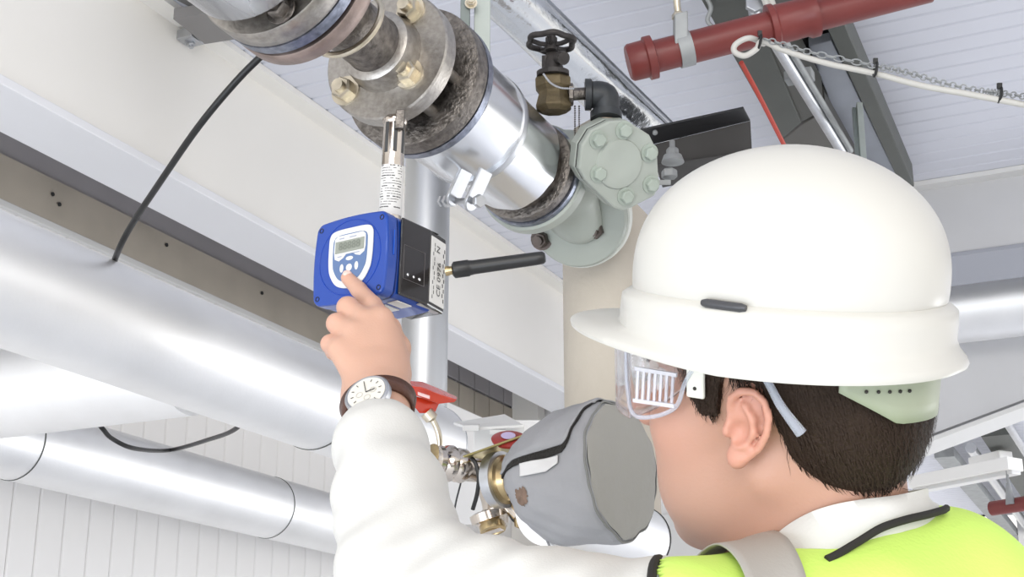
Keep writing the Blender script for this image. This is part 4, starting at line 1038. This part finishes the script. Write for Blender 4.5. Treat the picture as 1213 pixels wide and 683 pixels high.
# strands
base = vv2[np.random.default_rng(2).choice(len(vv2), 9000)]
qb_ = np.stack([(base-HO)@hv, (base-HO)@hs, (base-HO)@hu], 1)
sel = (qb_[:, 2] < .06) & (qb_[:, 1] > -.03); base = base[sel]; qb_ = qb_[sel]
e_ = 1e-4; dd0 = hair_sdf(base); gn = np.stack([(hair_sdf(base+np.eye(3)[k]*e_)-dd0)/e_ for k in range(3)], 1); gn /= np.maximum(np.linalg.norm(gn, axis=1), 1e-6)[:, None]
rs_ = np.random.default_rng(3); sg = G()
for i in range(len(base)):
    n_ = gn[i]; front = qb_[i, 0] > .015
    fl = -hu*.95-hv*(.35 if not front else -.05)+rs_.normal(0, .16, 3); fl = nrm(fl-n_*(fl@n_)*.9); Lh = rs_.uniform(.010, .020)*(0.6 if front else 1)
    sd_ = nrm(np.cross(fl, n_)); b0 = base[i]-n_*.001; p1 = b0+fl*Lh*.5+n_*.0022; p2 = b0+fl*Lh+n_*.0015; w0 = .00055
    sg.add([b0-sd_*w0, b0+sd_*w0, p1-sd_*w0*.8, p1+sd_*w0*.8, p2], [(0, 1, 3, 2), (2, 3, 4)], True)
build('hair_strands', (np.array(sg.v), sg.f), HAIR, person, kind='stuff')

# shirt
CUF = P(447, 506, 1.387)
def wrinkle(p, amp):
    a_ = nrm(ELB-CUF); s = (p-CUF)@a_; b1 = (p-CUF)@nrm(Rv); c1 = (p-CUF)@nrm(Uv)
    return amp*(np.sin(s*95+b1*60+2*np.sin(c1*40))*.5+np.sin(s*48-b1*85+1.3)*.6+np.sin(b1*120+c1*70)*.25)
def shirt_sdf(p):
    d = polyd(p, [CUF, P(450, 530, 1.35), P(462, 590, 1.30), P(490, 700, 1.22), P(570, 738, 1.15), P(660, 752, 1.09), P(760, 770, 1.03), SHL], [.0345, .0405, .049, .063, .062, .060, .058, .062], .02)
    d = su(d, torso_sdf(p)-.006, .03); d = su(d, rc(p, ELB, SHL, .052, .060), .02)
    f_ = np.clip(((CUF-p)@nrm(CUF-ELB)-.01)/.03, 0, 1)
    d = d+wrinkle(p, .0026)*f_
    ac = nrm(CUF-ELB); ac = nrm(ac*.8+Uv*.2)
    d = np.maximum(d, (p-CUF)@ac-.006)
    # hollow the cuff
    inner = rc(p, CUF-ac*.03, CUF+ac*.03, .0325, .0325); d = np.maximum(d, -inner)
    return d
vv3, qq3 = surfnet(shirt_sdf, lo_, hi_+V3(0, 0, .0), .004)
build('shirt', (smoothv(vv3, qq3, 2), qq3), SHIRT, person)
# vest
def neckd(p):
    a0 = NB+Zv*.0+Rv*-.01; return rc(p, a0-Zv*.03-Rv*.035, HL(-.01, 0, -.05)-Rv*.0, .078, .084)
AH = P(738, 805, 1.01)
def vest_in(p):  # >0 removed
    d1 = -neckd(p)
    d2 = -(np.linalg.norm((p-AH)*1.0, axis=1)-.088)
    return np.maximum(d1, d2)
def vest_sdf(p):
    w_ = .0016*np.sin(((p-NB)@Rv)*70+((p-NB)@Uv)*40)
    d = np.abs(torso_sdf(p)-.015+w_)-.0035
    return np.maximum(d, vest_in(p))
vv4, qq4 = surfnet(vest_sdf, lo_, hi_, .003)
vest = build('vest', (smoothv(vv4, qq4, 1), qq4), VESTM, person)
outer = lambda p: torso_sdf(p)-.020
def bothsdf(p0s, g2, off=0.):
    p = np.array(p0s, float)
    for _ in range(12):
        p = onsdf(p, outer, off, 1); p = onsdf(p, g2, 0, 1)
    return p
ncirc = np.array([NB+Zv*.05+(Rv*math.cos(s)+Fh*math.sin(s))*.085 for s in np.linspace(0, 6.283, 90)[:-1]])
nl = bothsdf(ncirc, neckd)
acirc = np.array([AH+(Rv*.7+Fh*.0)*.0+(nrm(Fh*.5+Rv*.3)*math.cos(s)+Zv*math.sin(s))*.085+Rv*.04 for s in np.linspace(0, 6.283, 60)[:-1]])
alp = bothsdf(acirc, lambda p: np.linalg.norm(p-AH, axis=1)-.088)
build('armhole_binding', G().tube(list(alp), .0034, 8, closed=True), TRIMB, vest)
# reflective strip over the left shoulder
rows = []
for s in np.linspace(-.12, .16, 40):
    c = P(925, 665, 1.05)+Fh*s*.55+Rv*(-.02)-Zv*abs(s)*.3
    rows.append(onsdf([c+Rv*x-Fv*0 for x in np.linspace(-.026, .026, 8)], outer, .0042, 8))
build('reflective_strip', G().grid(rows), REFL, vest, solid=.0015)
# collar
def skinf(p): return su(head_sdf(p), torso_sdf(p), .025)
def march(px, py, f, off, d0=.9, d1=1.35):
    ds = np.linspace(d0, d1, 500); v = f(np.array([P(px, py, d) for d in ds]))
    k = np.nonzero(v < off)[0]; return P(px, py, ds[k[0] if len(k) else int(np.argmin(v))])
nax = nrm(HL(-.03, 0, -.03)-NB); _, nb1, nb2 = frame(nax, Rv)
def cyl_c(p): q = p-NB; return math.atan2(q@nb2, q@nb1), q@nax
def collar_ring(pix, off, hoff=0.):
    vis = [march(x, y, skinf, off) for x, y in pix]
    a0, h0 = cyl_c(vis[-1]); a1, h1 = cyl_c(vis[0]); fa_, _h = cyl_c(NB+Fh*.1); 
    def un(a, ref): 
        while a < ref: a += 2*math.pi
        return a
    up_ = un(fa_, a0) < un(a1, a0)
    e1_ = un(a1, a0) if up_ else un(a1, a0)-2*math.pi
    far = []
    for t_ in np.linspace(0, 1, 12)[1:-1]:
        a_ = a0+(e1_-a0)*t_; h_ = h0+(h1-.065-h0)*t_
        far.append(NB+nax*h_+(nb1*math.cos(a_)+nb2*math.sin(a_))*(.070+off))
    for i_ in range(len(far)):
        t_ = (i_+1)/11; h_ = h0+(h1-.065-h0)*t_; far[i_] = far[i_]-nax*((far[i_]-NB)@nax-h_)
    pts = vis+far; q = [pts[-1]]+pts+[pts[0], pts[1]]
    out = spline(q, 12*len(q)); 
    m_ = 12; return out[m_:m_*(len(pts)+1)]
topx = [(897, 662), (921, 631), (952, 610), (985, 598), (1022, 591), (1062, 586), (1098, 578)]
midx = [(900, 668), (935, 645), (965, 629), (997, 615), (1032, 603), (1066, 596), (1099, 589)]
lowx = [(905, 684), (945, 668), (980, 656), (1012, 638), (1042, 620), (1072, 610), (1101, 603)]
rt = collar_ring(topx, .0065); rm = collar_ring(midx, .0110); rl = collar_ring(lowx, .0145); ri = collar_ring(topx, .0035)
rb = [p-nax*.012 for p in rl]
nbk = collar_ring([(x+2, y+5) for x, y in lowx], .0185)
build('neck_binding', G().tube(nbk[23:84], .0030, 8), TRIMB, vest)
rows = [rb, rl, rm, rt, ri]
build('collar', G().grid(rows, close=True), SHIRT, person, angle=80)
# lower clothing, standing on the floor
def legs(p):
    hip = V3(NB[0], NB[1], .95)+Fh*.05+Rv*.04; d = None
    for s in (-1, 1):
        e = polyd(p, [hip+Rv*s*.09, V3(hip[0], hip[1], .5)+Rv*s*.12, V3(hip[0], hip[1], .06)+Rv*s*.13], [.10, .075, .065], .02); d = e if d is None else np.minimum(d, e)
    return su(d, el(p, hip+Zv*.02, (Rv, Fh, Zv), (.17, .13, .16)), .05)
c_ = V3(NB[0], NB[1], .6)
vv5, qq5 = surfnet(legs, c_-V3(.45, .45, .6), c_+V3(.45, .45, .7), .012); build('trousers', (smoothv(vv5, qq5), qq5), mat('navy_cotton', (.02, .025, .045), .85), person)
def tr2(p): return el(p, V3(NB[0], NB[1], 1.32)+Fh*.05+Rv*.04, (Rv, Fh, Zv), (.18, .145, .34))
vv5, qq5 = surfnet(tr2, c_+V3(-.4, -.4, .3), c_+V3(.4, .4, 1.1), .012); build('shirt_body', (smoothv(vv5, qq5), qq5), SHIRT, person)
for s in (-1, 1):
    q = V3(NB[0], NB[1], .05)+Fh*.11+Rv*(.04+s*.13); build('boot', G().ell(q, (Rv, Fh, Zv), (.05, .13, .05), 20, 10), BLACK, person)

# ------------------------------------------------------------------ hard hat
HH = HL(.004, 0, .0555)
kv = nrm(-.83*Rv+.115*Uv+.55*Fv); ks = hs+.135*Uv; ks = nrm(ks-kv*(ks@kv)); ku = np.cross(kv, ks); ku = ku if ku@Uv > 0 else -ku
def KL(x, y, z): return HH+kv*x+ks*y+ku*z
A_, B_ = .1225, .099
hat = thing('hard_hat', HH, 'white hard hat with a short peak worn by the man', 'helmet')
def rimz(c): return -.004*c+.0
def peak(c): return .040*max(0., (c-.35)/.65)**1.3
def hring(f, z, ext=0., pk=0., n=120):
    out = []
    for k in range(n):
        s = 2*math.pi*k/n; c, s_ = math.cos(s), math.sin(s); ce = abs(c)**(2/2.2)*(1 if c > 0 else -1); se = abs(s_)**(2/2.2)*(1 if s_ > 0 else -1)
        r = np.array([A_*ce, B_*se])*f; rn = r/max(np.linalg.norm(r), 1e-6)
        r = r+rn*ext + np.array([1, 0])*peak(c)*pk
        out.append(KL(r[0], r[1], z+rimz(c)*min(1., f)+.010*max(0, c)*pk-.004*abs(s_)*(1 if z < .02 else 0)))
    return out
rows = []
HT = .142
for ph in np.linspace(4, 90, 26):
    r_ = math.radians(ph); z = .029+(HT-.029)*math.cos(r_)**.92; rows.append(hring(math.sin(r_)*(1+.05*math.sin(2*r_))*.985, z))
top = KL(0, 0, HT)
shellr = [[top]*120]+rows+[hring(.985, .0280, -.0005), hring(.985, .0260, .0035), hring(.985, .0225, .0078), hring(.985, .016, .0085), hring(.985, .002, .0085, .0), hring(.985, -.004, .011, .35), hring(.985, -.010, .0165, .8), hring(.985, -.0145, .0185, 1.0), hring(.985, -.0175, .0175, 1.0), hring(.985, -.0165, .014, .95), hring(.985, -.006, .004, .3), hring(.97, .02, 0), hring(.95, .05, 0)]
innr = [hring(math.sin(math.radians(ph))*.93, .05+(HT-.06)*math.cos(math.radians(ph))) for ph in (80, 60, 40, 20)]+[[KL(0, 0, HT-.008)]*120]
build('shell', G().grid(shellr+innr, close=True), HELM, hat, angle=60)
# accessory slot clip
sl = []
for s in np.linspace(82, 95, 9):
    r_ = math.radians(s); c, s_ = math.cos(r_), math.sin(r_); r = np.array([A_*abs(c)**.909*(1 if c > 0 else -1), B_*s_**.909])*.985; rn = r/np.linalg.norm(r); r = r+rn*.0052
    sl.append(KL(r[0], r[1], .0275))
build('slot_clip', G().tube(sl, [.0022]+[.0034]*7+[.0022], 10), mat('dark_clip', (.05, .05, .055), .35), hat)
# sweatband at the back and side tab
rows = []
for z in np.linspace(-.050, .012, 6):
    rw = []
    for s in np.linspace(128, 232, 30):
        r_ = math.radians(s); k_ = 1-abs(s-180)/52; zz = -.016+(z+.016)*min(1, .35+1.3*k_) if z < -.016 else z
        rw.append(KL(.116*math.cos(r_)-.004, .092*math.sin(r_), zz))
    rows.append(rw)
hb = build('headband', G().grid(rows), HBAND, hat, solid=.003)
dots = G()
for k in range(5):
    r_ = math.radians(138+k*5); q = KL(.1185*math.cos(r_)-.004, .0945*math.sin(r_), -.026); dots.ell(q, np.eye(3), (.0014,)*3, 8, 6)
build('adjuster_holes', dots, DARKM, hb)
q = HL(.040, .079, .037)
tb = build('side_tab', G().box(q-hu*.006, (hv, hu, hs), (.0075, .014, .0018)), mat('tab_cream', (.74, .73, .66), .45), hat, bevel=.003)
build('tab_pin', G().ell(q+hs*.002-hu*.012, np.eye(3), (.0015,)*3, 8, 6), DARKM, tb)

# ------------------------------------------------------------------ safety glasses
def GL(x, y, z): return HL(x+.010*max(0., x)/.09, y, z+.015)
gl = thing('safety_glasses', GL(.09, 0, .01), 'clear wraparound safety glasses with vented side shields on the man', 'glasses')
def lensp(a_, z):   # a_ in degrees from forward
    r_ = math.radians(a_); return GL(.030+.095*math.cos(r_)**.6 if math.cos(r_) > 0 else .03, .080*math.sin(r_), z)
rows = []
for a_ in np.linspace(-62, 62, 40):
    zb_ = -.026+.010*max(0, 1-abs(a_)/14); rows.append([lensp(a_, zb_+(.035-zb_)*k/6) for k in range(7)])
build('lens', G().grid(rows), CLEAR, gl, solid=.0020)
for s in (1, -1):
    rows = []
    for k, x in enumerate(np.linspace(0, 1, 10)):
        p_top = GL(.092-.060*x, s*(.0705+.010*x), .037-.002*x); p_bot = GL(.092-.052*x, s*(.0705+.009*x), -.024+.038*x**1.6)
        rows.append([p_bot+(p_top-p_bot)*j/6 for j in range(7)])
    sh = build('side_shield', G().grid(rows), CLEAR, gl, solid=.0018)
    vb = G()
    for k in range(7):
        x = .083-.0045*k; vb.beam(GL(x, s*.0755, -.008), GL(x-.002, s*.0765, .016), .0022, .0016, ref=tuple(hs))
    vb.beam(GL(.086, s*.075, -.009), GL(.052, s*.079, -.007), .003, .002, ref=tuple(hs)); vb.beam(GL(.084, s*.0755, .017), GL(.050, s*.0795, .018), .003, .002, ref=tuple(hs))
    build('vent_bars', vb, mat('vent_clear', (.80, .80, .86), .25, alpha=.55), sh)
    rim_ = [GL(.094, s*.069, .035), GL(.093, s*.070, .0), GL(.088, s*.071, -.022), GL(.070, s*.073, -.020), GL(.052, s*.077, -.008), GL(.044, s*.080, .012), GL(.034, s*.082, .031)]
    build('rim', G().tube(spline(rim_, 36), .0018, 8), CLEARF, gl)
    tp = [GL(.090, s*.073, .036), GL(.060, s*.079, .036), GL(.030, s*.083, .034), GL(.0, s*.0855, .034), GL(-.018, s*.088, .030), GL(-.032, s*.089, .010), GL(-.046, s*.0845, -.010)]
    tpp = spline(tp, 40); build('temple', G().tube(tpp, list(np.interp(np.linspace(0, 1, len(tpp)), [0, .3, .6, .9, 1], [.0028, .0034, .0026, .0036, .0044])), 10), CLEARF, gl)
build('bridge', G().tube([lensp(a_, .035) for a_ in np.linspace(-62, 62, 30)], .0022, 8), CLEARF, gl)

# ------------------------------------------------------------------ wristwatch
fa = nrm(Wr-ELB); wn = nrm(-.34*Rv+.74*Uv-.58*Fv); wn = nrm(wn-fa*(wn@fa)); wx = np.cross(fa, wn)
if wx@Rv < 0: wx = -wx
def wristd0(p): return su(limb_sdf(p), hand_sdf(p), .01)
_ds = np.linspace(1.30, 1.45, 300); _k = int(np.argmax(wristd0(np.array([P(437, 470, d) for d in _ds])) < .0015)); wc = P(437, 470, _ds[_k])+wn*.001
watch = thing('wristwatch', wc, 'round steel wristwatch on a brown leather strap at the shirt cuff', 'watch')
build('case', G().lathe(wc-wn*.004, wn, [(0, .0195), (.002, .0230), (.008, .0230), (.0095, .0212), (.0092, .0192)], 48), ZINC, watch)
dial = build('dial', G().lathe(wc+wn*.0050, wn, [(0, .0192), (.0006, .0192), (.0007, 0)], 48), DIALM, watch)
mk = G(); a_, w1, w2 = frame(wn, wx); 
for k in range(12):
    s = 2*math.pi*k/12; d_ = w1*math.cos(s)+w2*math.sin(s); mk.box(wc+wn*.0062+d_*.0145, (d_, np.cross(wn, d_), wn), (.0014, .0003, .0002))
build('hour_marks', mk, INK, dial)
build('hand', G().beam(wc+wn*.0066, wc+wn*.0066+w1*.009, .0010, .0004, ref=tuple(wn)).beam(wc+wn*.0066, wc+wn*.0066+w2*.013, .0007, .0004, ref=tuple(wn)), INK, dial)
sub = G()
for (x, y) in ((.007, 0), (-.007, 0), (0, -.007)): sub.tube([wc+wn*.0062+w1*(x+.0032*math.cos(s))+w2*(y+.0032*math.sin(s)) for s in np.linspace(0, 6.283, 20)[:-1]], .0002, 6, closed=True)
build('subdial', sub, mat('subdial_grey', (.4, .38, .36), .4), dial)
build('crown', G().cyl(wc+nrm(-fa*.9+wx*.3)*.0195+wn*.001, wc+nrm(-fa*.9+wx*.3)*.0235+wn*.001, .0026, n=14), ZINC, watch)
def wristd(p): return su(limb_sdf(p), hand_sdf(p), .01)
ring = []
cw = (P(447, 488, 1.408))
for s in np.linspace(0, 2*math.pi, 60)[:-1]:
    d_ = wx*math.cos(s)+wn*math.sin(s); 
    pr = []
    for o_ in (-.0085, .0085):
        st_ = cw+fa*(o_-.002)+d_*.032; st_ = onsdf([st_], wristd, .0022, 3)[0]; st_ = st_-fa*((st_-cw)@fa-(o_-.002)); pr.append(st_)
    ring.append(pr)
ring.append(ring[0])
build('strap', G().grid(ring), LEATH, watch, solid=.003)
print('SCRIPT DONE', sum(len(o.data.polygons) for o in bpy.data.objects if o.type == 'MESH'))
